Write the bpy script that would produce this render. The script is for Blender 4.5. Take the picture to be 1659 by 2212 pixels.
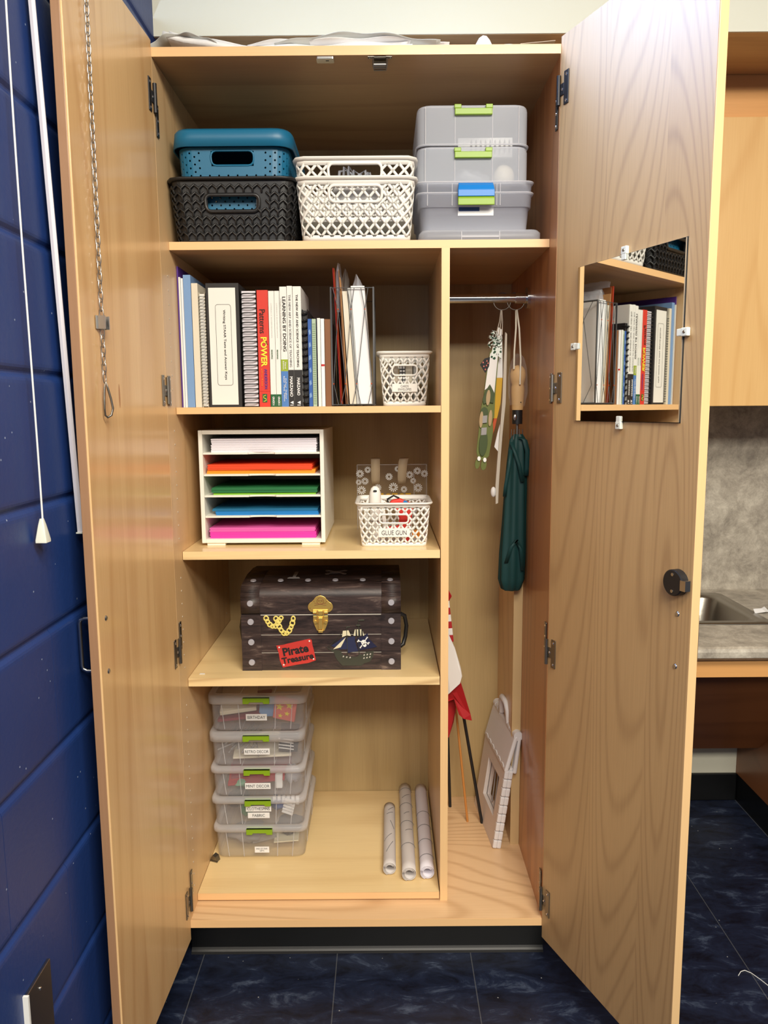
import bpy, math, random
from mathutils import Vector, Matrix
random.seed(7)
S = bpy.context.scene
for o in list(bpy.data.objects): bpy.data.objects.remove(o)
C = S.collection
PI = math.pi
def lin(c):
    c /= 255.0
    return c/12.92 if c <= .04045 else ((c+.055)/1.055)**2.4
def rgb(r, g, b): return (lin(r), lin(g), lin(b), 1)

# ------------------------------------------------ camera
YAW, PIT, ROL = .0009, .1350, -.0076
cam_d = bpy.data.cameras.new('camera'); cam = bpy.data.objects.new('camera', cam_d); C.objects.link(cam)
F = Vector((-math.sin(YAW)*math.cos(PIT), math.cos(YAW)*math.cos(PIT), -math.sin(PIT)))
R = Vector((math.cos(YAW), math.sin(YAW), 0)); U = R.cross(F)
cr, sr = math.cos(ROL), math.sin(ROL)
cx_, cy_ = cr*R+sr*U, -sr*R+cr*U
m = Matrix((cx_, cy_, -F)).transposed().to_4x4(); m.translation = Vector((.4919, -1.7437, 1.40))
cam.matrix_world = m
cam_d.sensor_fit = 'HORIZONTAL'; cam_d.sensor_width = 36; cam_d.lens = 36*1643.3/1659; cam_d.clip_start = .02
S.camera = cam
# ------------------------------------------------ light
S.view_settings.view_transform = 'Standard'; S.view_settings.look = 'None'
S.view_settings.gamma = 1; S.view_settings.use_curve_mapping = False
S.view_settings.exposure = 0.16
S.cycles.transparent_max_bounces = 40; S.cycles.max_bounces = 10; S.cycles.diffuse_bounces = 5
W = bpy.data.worlds.new('room_light'); S.world = W; W.use_nodes = True
W.node_tree.nodes['Background'].inputs[0].default_value = rgb(235, 236, 240)
W.node_tree.nodes['Background'].inputs[1].default_value = .09
def area(name, loc, rot, sx, sy, power, col):
    l = bpy.data.lights.new(name, 'AREA'); l.shape = 'RECTANGLE'; l.size = sx; l.size_y = sy; l.energy = power; l.color = col[:3]
    o = bpy.data.objects.new(name, l); C.objects.link(o); o.location = loc; o.rotation_euler = rot; return o
area('ceiling_light_near', (1.15, -1.75, 2.75), (math.radians(14), 0, 0), 1.3, .6, 60, rgb(255, 246, 228))
area('ceiling_light_far', (.9, -3.6, 2.95), (math.radians(12), 0, 0), 2.4, .8, 150, rgb(255, 246, 228))
area('window_daylight', (-.02, -2.3, 2.0), (0, math.radians(-90), 0), 1.2, 1.5, 9, rgb(214, 228, 255))
cl_ = area('door_veil_fill', (-.035, -.08, 2.58), (0, math.radians(-64), math.radians(-12)), .8, .9, 11.5, rgb(182, 210, 255)); cl_.data.spread = math.radians(80)  # added cool lamp that lays the pale veil on the upper right door

# ------------------------------------------------ materials
def newmat(name):
    m_ = bpy.data.materials.new(name); m_.use_nodes = True
    return m_, m_.node_tree.nodes, m_.node_tree.links, m_.node_tree.nodes['Principled BSDF']
def plain(name, col, rough=.5, metal=0, coat=0, alpha=1, spec=.5, bump=0, bscale=200, emis=None, var=.06, vscale=6):
    m_, n, l, b = newmat(name)
    b.inputs['Roughness'].default_value = rough; b.inputs['Metallic'].default_value = metal
    b.inputs['Coat Weight'].default_value = coat; b.inputs['Alpha'].default_value = alpha
    b.inputs['Specular IOR Level'].default_value = spec
    tc = n.new('ShaderNodeTexCoord'); nz = n.new('ShaderNodeTexNoise'); nz.inputs['Scale'].default_value = vscale; nz.inputs['Detail'].default_value = 4
    l.new(tc.outputs['Object'], nz.inputs['Vector'])
    mx = n.new('ShaderNodeMix'); mx.data_type = 'RGBA'
    mx.inputs[6].default_value = tuple(min(1, v*(1-var)) for v in col[:3])+(1,); mx.inputs[7].default_value = tuple(min(1, v*(1+var)) for v in col[:3])+(1,)
    l.new(nz.outputs['Fac'], mx.inputs[0]); l.new(mx.outputs[2], b.inputs['Base Color'])
    if bump:
        n2 = n.new('ShaderNodeTexNoise'); n2.inputs['Scale'].default_value = bscale; n2.inputs['Detail'].default_value = 3
        l.new(tc.outputs['Object'], n2.inputs['Vector'])
        bp = n.new('ShaderNodeBump'); bp.inputs['Strength'].default_value = bump; bp.inputs['Distance'].default_value = .002
        l.new(n2.outputs['Fac'], bp.inputs['Height']); l.new(bp.outputs[0], b.inputs['Normal'])
    return m_
def wood(name, light, dark, grain='z', across='x', K=90, stripw=.15, rough=.42, coat=.25, crough=.12, line=.55, flecks=False, nscale=2.6, blotch=.35, det=1.2, gs=.16):
    m_, n, l, b = newmat(name)
    def N(t, **k):
        x = n.new(t)
        for a, v in k.items(): setattr(x, a, v)
        return x
    def math_(op, a, bb=None, cc=None):
        x = N('ShaderNodeMath', operation=op)
        for i, v in enumerate((a, bb, cc)):
            if v is None: continue
            if isinstance(v, (int, float)): x.inputs[i].default_value = v
            else: l.new(v, x.inputs[i])
        return x.outputs[0]
    tc = N('ShaderNodeTexCoord'); mp = N('ShaderNodeMapping'); l.new(tc.outputs['Object'], mp.inputs['Vector'])
    gi = 'xyz'.index(grain)
    sc = [1, 1, 1]; sc[gi] = gs; mp.inputs['Scale'].default_value = sc
    sx = N('ShaderNodeSeparateXYZ'); l.new(tc.outputs['Object'], sx.inputs[0])
    strip = math_('FLOOR', math_('DIVIDE', sx.outputs['xyz'.index(across)], stripw))
    oi = N('ShaderNodeObjectInfo')
    w = math_('ADD', math_('MULTIPLY', strip, 3.71), math_('MULTIPLY', oi.outputs['Random'], 40.0))
    nz = N('ShaderNodeTexNoise', noise_dimensions='4D'); nz.inputs['Scale'].default_value = nscale; nz.inputs['Detail'].default_value = det; nz.inputs['Roughness'].default_value = .42; nz.inputs['Distortion'].default_value = .25
    l.new(mp.outputs[0], nz.inputs['Vector']); l.new(w, nz.inputs['W'])
    rings = math_('SINE', math_('MULTIPLY', nz.outputs['Fac'], K))
    r01 = math_('POWER', math_('MULTIPLY_ADD', rings, .5, .5), 5.0)
    mp2 = N('ShaderNodeMapping'); s2 = [1, 1, 1]; s2[gi] = .03; mp2.inputs['Scale'].default_value = s2; l.new(tc.outputs['Object'], mp2.inputs['Vector'])
    fg = N('ShaderNodeTexNoise'); fg.inputs['Scale'].default_value = 260; fg.inputs['Detail'].default_value = 3; l.new(mp2.outputs[0], fg.inputs['Vector'])
    bl = N('ShaderNodeTexNoise', noise_dimensions='4D'); bl.inputs['Scale'].default_value = 4; bl.inputs['Detail'].default_value = 3; l.new(mp.outputs[0], bl.inputs['Vector']); l.new(w, bl.inputs['W'])
    fac = math_('ADD', math_('MULTIPLY', r01, line), math_('ADD', math_('MULTIPLY', math_('SUBTRACT', fg.outputs['Fac'], .5), .45), math_('MULTIPLY', math_('SUBTRACT', bl.outputs['Fac'], .42), blotch*2)))
    fac = math_('ADD', fac, math_('MULTIPLY', math_('FRACT', math_('MULTIPLY', strip, .377)), .18))
    if flecks:
        mv = N('ShaderNodeMapping'); s3 = [9, 9, 9]; s3[gi] = 1.6; mv.inputs['Scale'].default_value = s3; l.new(tc.outputs['Object'], mv.inputs['Vector'])
        vo = N('ShaderNodeTexVoronoi'); vo.inputs['Scale'].default_value = 1; l.new(mv.outputs[0], vo.inputs['Vector'])
        fl = math_('LESS_THAN', vo.outputs['Distance'], .045)
        fac = math_('ADD', fac, math_('MULTIPLY', fl, 1.2))
    cl = N('ShaderNodeClamp'); l.new(fac, cl.inputs[0]); cl.inputs[2].default_value = 1.6
    mx = N('ShaderNodeMix', data_type='RGBA', clamp_factor=False); mx.inputs[6].default_value = light; mx.inputs[7].default_value = dark
    l.new(cl.outputs[0], mx.inputs[0]); l.new(mx.outputs[2], b.inputs['Base Color'])
    b.inputs['Roughness'].default_value = rough; b.inputs['Coat Weight'].default_value = coat; b.inputs['Coat Roughness'].default_value = crough
    return m_
L_, D_ = rgb(226, 190, 142), rgb(186, 142, 96)
M = {}
M['wz'] = wood('maple_veneer_upright', L_, D_, 'z', 'y', K=80, line=.3)
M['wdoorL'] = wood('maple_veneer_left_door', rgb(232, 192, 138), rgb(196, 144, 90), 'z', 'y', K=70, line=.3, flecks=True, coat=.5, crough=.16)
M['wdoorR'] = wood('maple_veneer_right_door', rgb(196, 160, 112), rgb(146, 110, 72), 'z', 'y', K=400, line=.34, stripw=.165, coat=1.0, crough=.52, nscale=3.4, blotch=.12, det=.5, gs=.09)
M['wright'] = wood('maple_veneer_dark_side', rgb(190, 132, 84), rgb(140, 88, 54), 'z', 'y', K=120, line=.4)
M['wx'] = wood('maple_veneer_flat', rgb(196, 158, 112), rgb(150, 112, 74), 'x', 'y', K=70, line=.3)
M['wback'] = wood('birch_back_panel', rgb(196, 170, 122), rgb(156, 128, 84), 'z', 'x', K=60, line=.25, stripw=.3)
M['ply'] = wood('pale_plywood_shelf', rgb(240, 212, 158), rgb(206, 168, 112), 'x', 'y', K=60, line=.22, coat=.5, crough=.12, stripw=.4, blotch=.2)
M['edge'] = wood('maple_edge_band', rgb(240, 200, 146), rgb(222, 174, 118), 'z', 'x', K=20, line=.1, blotch=.15, stripw=.5)
M['edgex'] = wood('maple_edge_band_long', rgb(240, 196, 142), rgb(220, 170, 114), 'x', 'z', K=20, line=.1, blotch=.15, stripw=.5)
M['edgeshade'] = wood('shaded_door_edge', rgb(168, 128, 96), rgb(140, 104, 76), 'z', 'x', K=30, line=.15, blotch=.3, stripw=.5)  # left door's free edge, its shading put into the wood colour
M['edgeply'] = wood('layered_plywood_edge', rgb(244, 214, 160), rgb(176, 132, 84), 'x', 'y', K=320, line=.5, blotch=.1, stripw=.5, nscale=1.5)
M['deck'] = wood('maple_floor_of_cabinet', rgb(228, 192, 148), rgb(182, 138, 94), 'x', 'y', K=300, line=.42, stripw=.8)
M['wcab'] = wood('honey_maple_cabinet_front', rgb(236, 192, 128), rgb(214, 160, 94), 'z', 'x', K=120, line=.3, stripw=.6)
M['wcabx'] = wood('honey_maple_rail', rgb(226, 168, 104), rgb(200, 138, 76), 'x', 'y', K=50, line=.3)
M['wbrown'] = wood('brown_knee_panel', rgb(150, 92, 52), rgb(118, 68, 36), 'x', 'y', K=40, line=.3)
M['white'] = plain('white_plastic', rgb(238, 236, 230), .38)
M['whitewood'] = plain('white_painted_board', rgb(238, 236, 226), .45)
M['paper'] = plain('white_paper', rgb(238, 238, 240), .85)
M['greypaper'] = plain('grey_paper', rgb(196, 198, 196), .85)
M['black'] = plain('black_plastic', rgb(26, 26, 28), .42)
M['blackrub'] = plain('black_rubber', rgb(16, 17, 19), .3, var=.2)
M['ink'] = plain('black_ink', rgb(24, 24, 26), .7)
M['greyink'] = plain('grey_ink', rgb(120, 122, 126), .7)
M['teal'] = plain('teal_blue_plastic', rgb(22, 104, 142), .42)
M['steel'] = plain('steel', rgb(190, 190, 190), .28, 1)
M['dsteel'] = plain('dark_nickel', rgb(140, 136, 130), .38, 1)
M['hingedark'] = plain('black_nickel', rgb(46, 46, 50), .42, .5)
M['chrome'] = plain('chrome', rgb(225, 225, 225), .16, 1)
M['brushed'] = plain('brushed_steel', rgb(165, 160, 152), .33, 1, bump=.1, bscale=90)
M['mirror'] = plain('mirror_glass', rgb(235, 238, 236), .015, 1, var=0)
M['clip'] = plain('clear_white_plastic', rgb(228, 230, 218), .3)
M['green'] = plain('lime_green_plastic', rgb(132, 168, 28), .4)
M['bluep'] = plain('bright_blue_plastic', rgb(16, 122, 206), .4)
M['gold'] = plain('brass', rgb(240, 202, 112), .34, .75)
M['goldpaint'] = plain('printed_gold', rgb(232, 214, 120), .6)
M['cream'] = plain('cream_wall_paint', rgb(226, 224, 206), .8, bump=.08, bscale=60, var=.02)
def frosted(name, col, alpha, rough=.25):
    m_, n, l, b = newmat(name); b.inputs['Base Color'].default_value = col; b.inputs['Roughness'].default_value = rough
    b.inputs['Alpha'].default_value = alpha; b.inputs['IOR'].default_value = 1.45
    lw = n.new('ShaderNodeLayerWeight'); lw.inputs[0].default_value = .35
    mr = n.new('ShaderNodeMapRange'); mr.inputs[3].default_value = alpha; mr.inputs[4].default_value = min(1, alpha+.30)
    l.new(lw.outputs['Facing'], mr.inputs[0]); b.inputs['Alpha'].default_value = 1
    tl = n.new('ShaderNodeBsdfTranslucent'); tl.inputs[0].default_value = col
    m1 = n.new('ShaderNodeMixShader'); m1.inputs[0].default_value = .22; l.new(b.outputs[0], m1.inputs[1]); l.new(tl.outputs[0], m1.inputs[2])
    tr = n.new('ShaderNodeBsdfTransparent'); m2 = n.new('ShaderNodeMixShader'); l.new(mr.outputs[0], m2.inputs[0]); l.new(tr.outputs[0], m2.inputs[1]); l.new(m1.outputs[0], m2.inputs[2])
    l.new(m2.outputs[0], n['Material Output'].inputs['Surface'])
    return m_
M['clear'] = frosted('clear_frosted_plastic', rgb(226, 228, 236), .085)
M['clearbox'] = frosted('pale_frosted_plastic', rgb(232, 238, 250), .46)
M['clearrim'] = frosted('thick_clear_plastic', rgb(232, 232, 238), .42)
M['film'] = frosted('clear_film', rgb(235, 236, 236), .03, .08)
M['milky'] = frosted('milky_plastic', rgb(222, 226, 238), .42, .3)
def bluewall():
    m_, n, l, b = newmat('blue_painted_block')
    tc = n.new('ShaderNodeTexCoord'); nz = n.new('ShaderNodeTexNoise'); nz.inputs['Scale'].default_value = 90; nz.inputs['Detail'].default_value = 5
    l.new(tc.outputs['Object'], nz.inputs['Vector'])
    n2 = n.new('ShaderNodeTexNoise'); n2.inputs['Scale'].default_value = 3; l.new(tc.outputs['Object'], n2.inputs['Vector'])
    mx = n.new('ShaderNodeMix'); mx.data_type = 'RGBA'; mx.inputs[6].default_value = rgb(24, 50, 108); mx.inputs[7].default_value = rgb(36, 66, 132)
    l.new(n2.outputs['Fac'], mx.inputs[0])
    vo = n.new('ShaderNodeTexVoronoi'); vo.inputs['Scale'].default_value = 28; l.new(tc.outputs['Object'], vo.inputs['Vector'])
    lt = n.new('ShaderNodeMath'); lt.operation = 'LESS_THAN'; lt.inputs[1].default_value = .045; l.new(vo.outputs['Distance'], lt.inputs[0])
    m2 = n.new('ShaderNodeMix'); m2.data_type = 'RGBA'; m2.inputs[7].default_value = rgb(150, 165, 195); l.new(lt.outputs[0], m2.inputs[0]); l.new(mx.outputs[2], m2.inputs[6])
    l.new(m2.outputs[2], b.inputs['Base Color']); b.inputs['Roughness'].default_value = .42
    bp = n.new('ShaderNodeBump'); bp.inputs['Strength'].default_value = .25; bp.inputs['Distance'].default_value = .002
    l.new(nz.outputs['Fac'], bp.inputs['Height']); l.new(bp.outputs[0], b.inputs['Normal'])
    return m_
M['bluewall'] = bluewall()
def floormat():
    m_, n, l, b = newmat('navy_marbled_vinyl_tile')
    tc = n.new('ShaderNodeTexCoord'); mp = n.new('ShaderNodeMapping'); mp.inputs['Rotation'].default_value = (0, 0, .5); mp.inputs['Scale'].default_value = (1, 2.2, 1)
    l.new(tc.outputs['Object'], mp.inputs['Vector'])
    nz = n.new('ShaderNodeTexNoise'); nz.inputs['Scale'].default_value = 9; nz.inputs['Detail'].default_value = 9; nz.inputs['Roughness'].default_value = .72; nz.inputs['Distortion'].default_value = .6
    l.new(mp.outputs[0], nz.inputs['Vector'])
    cr_ = n.new('ShaderNodeValToRGB'); e = cr_.color_ramp.elements
    e[0].position = .36; e[0].color = rgb(11, 14, 27); e[1].position = .74; e[1].color = rgb(84, 96, 118)
    e2 = cr_.color_ramp.elements.new(.56); e2.color = rgb(28, 36, 58)
    l.new(nz.outputs['Fac'], cr_.inputs[0])
    sx = n.new('ShaderNodeSeparateXYZ'); l.new(tc.outputs['Object'], sx.inputs[0])
    def mt(op, a, bb):
        x = n.new('ShaderNodeMath'); x.operation = op
        for i, v in enumerate((a, bb)):
            if isinstance(v, (int, float)): x.inputs[i].default_value = v
            else: l.new(v, x.inputs[i])
        return x.outputs[0]
    fx = mt('FRACT', mt('DIVIDE', mt('SUBTRACT', sx.outputs[0], .3594-3.45), .345), 0)
    seam = mt('LESS_THAN', fx, .007)
    vo = n.new('ShaderNodeTexVoronoi'); vo.inputs['Scale'].default_value = 24; l.new(tc.outputs['Object'], vo.inputs['Vector'])
    spk = mt('LESS_THAN', vo.outputs['Distance'], .04)
    mx = n.new('ShaderNodeMix'); mx.data_type = 'RGBA'; l.new(mt('MULTIPLY', mt('MAXIMUM', mt('MULTIPLY', seam, .22), spk), .7), mx.inputs[0])
    l.new(cr_.outputs[0], mx.inputs[6]); mx.inputs[7].default_value = rgb(170, 172, 170); l.new(mx.outputs[2], b.inputs['Base Color'])
    b.inputs['Roughness'].default_value = .38
    return m_
M['floor'] = floormat()
def lam(name, a, c, d):
    m_, n, l, b = newmat(name)
    tc = n.new('ShaderNodeTexCoord'); nz = n.new('ShaderNodeTexNoise'); nz.inputs['Scale'].default_value = 12; nz.inputs['Detail'].default_value = 12; nz.inputs['Roughness'].default_value = .82; nz.inputs['Distortion'].default_value = .25
    l.new(tc.outputs['Object'], nz.inputs['Vector']); r = n.new('ShaderNodeValToRGB'); e = r.color_ramp.elements
    e[0].position = .3; e[0].color = a; e[1].position = .72; e[1].color = d; x = e.new(.5); x.color = c
    l.new(nz.outputs['Fac'], r.inputs[0]); l.new(r.outputs[0], b.inputs['Base Color']); b.inputs['Roughness'].default_value = .4
    return m_
M['lam'] = lam('grey_mottled_laminate', rgb(112, 106, 98), rgb(172, 164, 152), rgb(220, 214, 200))
M['chestw'] = None
def chestmat():
    m_, n, l, b = newmat('dark_printed_planks')
    tc = n.new('ShaderNodeTexCoord'); mp = n.new('ShaderNodeMapping'); mp.inputs['Scale'].default_value = (.22, 1, 1.5); l.new(tc.outputs['Object'], mp.inputs['Vector'])
    nz = n.new('ShaderNodeTexNoise'); nz.inputs['Scale'].default_value = 45; nz.inputs['Detail'].default_value = 8; nz.inputs['Roughness'].default_value = .7; nz.inputs['Distortion'].default_value = .8
    l.new(mp.outputs[0], nz.inputs['Vector']); r = n.new('ShaderNodeValToRGB'); e = r.color_ramp.elements
    e[0].position = .38; e[0].color = rgb(34, 26, 27); e[1].position = .8; e[1].color = rgb(150, 132, 122); x = e.new(.58); x.color = rgb(66, 52, 50)
    l.new(nz.outputs['Fac'], r.inputs[0]); l.new(r.outputs[0], b.inputs['Base Color']); b.inputs['Roughness'].default_value = .45
    return m_
M['chestw'] = chestmat()
def pm(key, r, g, b, rough=.6, **k):
    M[key] = plain(key, rgb(r, g, b), rough, **k); return M[key]
for k, c in dict(purple=(84, 44, 140), navy=(22, 26, 62), ltblue=(120, 156, 204), folderblue=(46, 92, 170), creampaper=(222, 214, 196), red=(212, 54, 40),
                 bookwhite=(232, 232, 228), bookgreen=(22, 92, 50), leafgreen=(150, 170, 40), midblue=(74, 124, 192), bookblack=(34, 32, 34), yellow=(240, 226, 60),
                 palegreen=(170, 190, 168), brown=(128, 82, 46), silverband=(90, 92, 96), orange=(246, 150, 26), ored=(238, 74, 28), dkred=(190, 30, 28), forest=(28, 112, 62), lime=(132, 196, 48),
                 dteal=(20, 108, 148), sky=(22, 124, 196), magenta=(226, 52, 170), pink=(218, 96, 176), lilac=(228, 224, 234), tan=(196, 176, 146), daisy=(238, 238, 236),
                 chestgrey=(168, 166, 176), signred=(194, 52, 46), sailblue=(34, 40, 76), hull=(56, 58, 48), sailcream=(222, 214, 184), maroon=(140, 36, 58), coral=(224, 116, 104), mint=(120, 180, 150),
                 softgrey=(150, 146, 146), dkgrey=(62, 60, 64), bluecloth=(50, 74, 130), umbrella=(8, 58, 58), umbwood=(206, 166, 112), olive=(98, 106, 46), dolive=(60, 74, 34), beige=(172, 146, 108),
                 cornyellow=(206, 158, 24), cornorange=(190, 76, 26), stool=(226, 224, 226), stooltex=(222, 214, 210), flagred=(168, 22, 30), flagwhite=(226, 222, 220), polewood=(196, 132, 66),
                 rollpaper=(208, 202, 200), kraft=(196, 146, 96), postwood=(206, 176, 128), gum=(232, 60, 52), sage=(92, 120, 74), boneline=(190, 186, 176), sand=(196, 184, 168)).items():
    pm(k, *c)
# ------------------------------------------------ mesh builder
class MB:
    def __init__(s): s.v = []; s.f = []; s.m = []; s.sm = []; s.cur = 0
    def mat(s, i): s.cur = i; return s
    def add(s, vs, fs, smooth=False):
        o = len(s.v); s.v += [tuple(p) for p in vs]
        for f in fs: s.f.append([o+i for i in f]); s.m.append(s.cur); s.sm.append(smooth)
        return s
    def box(s, x0, x1, y0, y1, z0, z1):
        return s.add([(x0, y0, z0), (x1, y0, z0), (x1, y1, z0), (x0, y1, z0), (x0, y0, z1), (x1, y0, z1), (x1, y1, z1), (x0, y1, z1)],
                     [(3, 2, 1, 0), (4, 5, 6, 7), (0, 1, 5, 4), (1, 2, 6, 5), (2, 3, 7, 6), (3, 0, 4, 7)])
    def obox(s, c, a, b, d):
        c, a, b, d = map(Vector, (c, a, b, d)); vs = []
        for k in (-1, 1):
            for i, j in ((-1, -1), (1, -1), (1, 1), (-1, 1)): vs.append(c+a*i+b*j+d*k)
        return s.add(vs, [(3, 2, 1, 0), (4, 5, 6, 7), (0, 1, 5, 4), (1, 2, 6, 5), (2, 3, 7, 6), (3, 0, 4, 7)])
    def hexa(s, p):   # 8 points: bottom ring then top ring
        return s.add(p, [(3, 2, 1, 0), (4, 5, 6, 7), (0, 1, 5, 4), (1, 2, 6, 5), (2, 3, 7, 6), (3, 0, 4, 7)])
    def loft(s, rings, cap=True, smooth=True, closed=False):
        n = len(rings[0]); vs = [p for r in rings for p in r]; fs = []
        K = len(rings)
        for k in range(K if closed else K-1):
            a = k*n; b = ((k+1) % K)*n
            for i in range(n): j = (i+1) % n; fs.append((a+i, a+j, b+j, b+i))
        s.add(vs, fs, smooth)
        if cap and not closed: s.add(rings[0], [tuple(reversed(range(n)))]); s.add(rings[-1], [tuple(range(n))])
        return s
    def tube(s, pts, r, n=8, closed=False, smooth=True):
        pts = [Vector(p) for p in pts]; K = len(pts); rings = []; up = None
        for i, p in enumerate(pts):
            if closed: t = pts[(i+1) % K]-pts[i-1]
            else: t = pts[min(i+1, K-1)]-pts[max(i-1, 0)]
            t.normalize()
            if up is None: up = t.orthogonal().normalized()
            up = (up-t*up.dot(t)).normalized(); w = t.cross(up); rr = r[i] if isinstance(r, (list, tuple)) else r
            rings.append([p+up*math.cos(2*PI*k/n)*rr+w*math.sin(2*PI*k/n)*rr for k in range(n)])
        return s.loft(rings, closed=closed, smooth=smooth)
    def cyl(s, a, b, r, r2=None, n=16): return s.tube([a, b], [r, r if r2 is None else r2], n)
    def sph(s, c, r, n=12, sc=(1, 1, 1)):
        rings = []
        for i in range(1, n):
            a = PI*i/n; rings.append([(c[0]+r*sc[0]*math.sin(a)*math.cos(2*PI*k/n), c[1]+r*sc[1]*math.sin(a)*math.sin(2*PI*k/n), c[2]-r*sc[2]*math.cos(a)) for k in range(n)])
        return s.loft(rings)
    def prism(s, poly, y0, y1, pl='xz', smooth=False):   # poly counter-clockwise seen from -Y
        f = {'xz': lambda a, b, c: (a, c, b), 'xy': lambda a, b, c: (a, b, c), 'yz': lambda a, b, c: (c, a, b)}[pl]
        A = [f(a, b, y0) for a, b in poly]; B = [f(a, b, y1) for a, b in poly]; n = len(poly)
        s.add(A+B, [tuple(range(n)), tuple(reversed(range(n, 2*n)))]+[(i, i+n, (i+1) % n+n, (i+1) % n) for i in range(n)], smooth)
        return s
    def text(s, body, c, w=None, h=None, ux=(1, 0, 0), uy=(0, 0, 1), d=.0004, bold=0, shear=0):
        cu = bpy.data.curves.new('t', 'FONT'); cu.body = body; cu.size = 1; cu.align_x = 'CENTER'; cu.resolution_u = 3; cu.offset = bold; cu.shear = shear; cu.space_line = .95
        ob = bpy.data.objects.new('t', cu); C.objects.link(ob)
        me = bpy.data.meshes.new_from_object(ob.evaluated_get(bpy.context.evaluated_depsgraph_get()))
        bpy.data.objects.remove(ob); bpy.data.curves.remove(cu)
        vs = [v.co.copy() for v in me.vertices]; fs = [tuple(p.vertices) for p in me.polygons]
        bpy.data.meshes.remove(me)
        if not vs: return s
        x0, x1 = min(v.x for v in vs), max(v.x for v in vs); y0, y1 = min(v.y for v in vs), max(v.y for v in vs)
        k = (w/(x1-x0)) if w else h/(y1-y0); k2 = h/(y1-y0) if h else k
        if not w: k = k2
        ux, uy = Vector(ux), Vector(uy); nn = ux.cross(uy); c = Vector(c)
        return s.add([c+ux*((v.x-(x0+x1)/2)*k)+uy*((v.y-(y0+y1)/2)*k2)+nn*d for v in vs], fs)
    def xf(s, M4, start=0):
        s.v[start:] = [tuple(M4 @ Vector(p)) for p in s.v[start:]]; return s
    def build(s, name, mats, parent=None, loc=(0, 0, 0), rot=None, bevel=0, solid=0, seg=2, label=None):
        me = bpy.data.meshes.new(name); me.from_pydata(s.v, [], s.f)
        if not isinstance(mats, (list, tuple)): mats = [mats]
        for x in mats: me.materials.append(x if not isinstance(x, str) else M[x])
        me.polygons.foreach_set('material_index', s.m); me.polygons.foreach_set('use_smooth', s.sm); me.update()
        o = bpy.data.objects.new(name, me); C.objects.link(o); o.location = loc
        if rot: o.rotation_euler = rot
        if parent: o.parent = parent
        if bevel:
            b = o.modifiers.new('bevel', 'BEVEL'); b.width = bevel; b.segments = seg; b.limit_method = 'ANGLE'; b.angle_limit = math.radians(40)
        if solid:
            b = o.modifiers.new('thick', 'SOLIDIFY'); b.thickness = solid; b.offset = -1
        if label: o['label'] = label
        return o
def thing(name, label, cat, loc=(0, 0, 0), rz=0, group=None, rot=None):
    o = bpy.data.objects.new(name, None); C.objects.link(o); o.location = loc; o.rotation_euler = rot or (0, 0, rz); o.empty_display_size = .05
    o['label'] = label; o['category'] = cat
    if group: o['group'] = group
    return o
def tag(o, label, cat, group=None, kind=None):
    o['label'] = label; o['category'] = cat
    if group: o['group'] = group
    if kind: o['kind'] = kind
    return o
def struct(o): o['kind'] = 'structure'; return o
def circ(cx, cy, r, n=16, a0=0, a1=2*PI, sx=1, sy=1):
    k = n if abs(a1-a0-2*PI) < 1e-6 else n-1
    return [(cx+r*sx*math.cos(a0+(a1-a0)*i/k), cy+r*sy*math.sin(a0+(a1-a0)*i/k)) for i in range(n)]
def rr2(x0, x1, y0, y1, r, n=4):
    out = []
    for cx, cy, a in ((x1-r, y0+r, -PI/2), (x1-r, y1-r, 0), (x0+r, y1-r, PI/2), (x0+r, y0+r, PI)):
        out += [(cx+r*math.cos(a+PI/2*i/n), cy+r*math.sin(a+PI/2*i/n)) for i in range(n+1)]
    return out
def rring(w, d, r, z, n=4, cx=0, cy=0): return [(x+cx, y+cy, z) for x, y in rr2(-w/2, w/2, -d/2, d/2, r, n)]

# ------------------------------------------------ setting
WX = .876
mb = MB().box(-.3, 4.2, -4.6, 1.0, -.05, 0); struct(mb.build('floor', 'floor'))
# block wall: painted blocks with rounded joints
mb = MB(); mb.box(-.27, -.0768, -4.6, 1.0, 0, 2.95)
zj0, dz = 1.4599, .2113
k = -7
while True:
    z0 = zj0+k*dz; z1 = z0+dz
    if z0 > 2.95: break
    off = -.5038 if (k % 2) else -.5038+.2
    y = off-.4*11
    while y < 1.0:
        a, b = max(y, -4.6), min(y+.4, 1.0)
        if b-a > .03:
            pa, pb = max(z0, 0), min(z1, 2.95); e_ = [(-.0764, 0), (-.0757, .0025), (-.0738, .005), (-.0716, .008), (-.0704, .012), (-.07, .017)]
            prof_ = [(-.09, pa)]+[(x_, pa+d_) for x_, d_ in e_]+[(x_, pb-d_) for x_, d_ in reversed(e_)]+[(-.09, pb)]
            n_ = len(prof_); rs_ = [[(x_, yy, z_) for x_, z_ in prof_] for yy in (a+.0006, b-.0006)]
            mb.loft([r_[::-1] for r_ in rs_], smooth=False)
        y += .4
    k += 1
struct(mb.build('wall_left', 'bluewall'))
struct(MB().box(-.07, 4.2, .83, .98, 0, 2.95).build('wall_back', 'cream'))
struct(MB().box(-.07, 4.2, .2761, .83, 2.3155, 2.95).build('wall_soffit', 'cream'))
struct(MB().box(-.07, 4.2, .2791, .83, 2.3145, 2.3155).build('trim_1', 'wx'))
struct(MB().box(1.06, 1.7413, .818, .83, 0, .101).build('baseboard_back', 'blackrub', bevel=.003))

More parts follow.
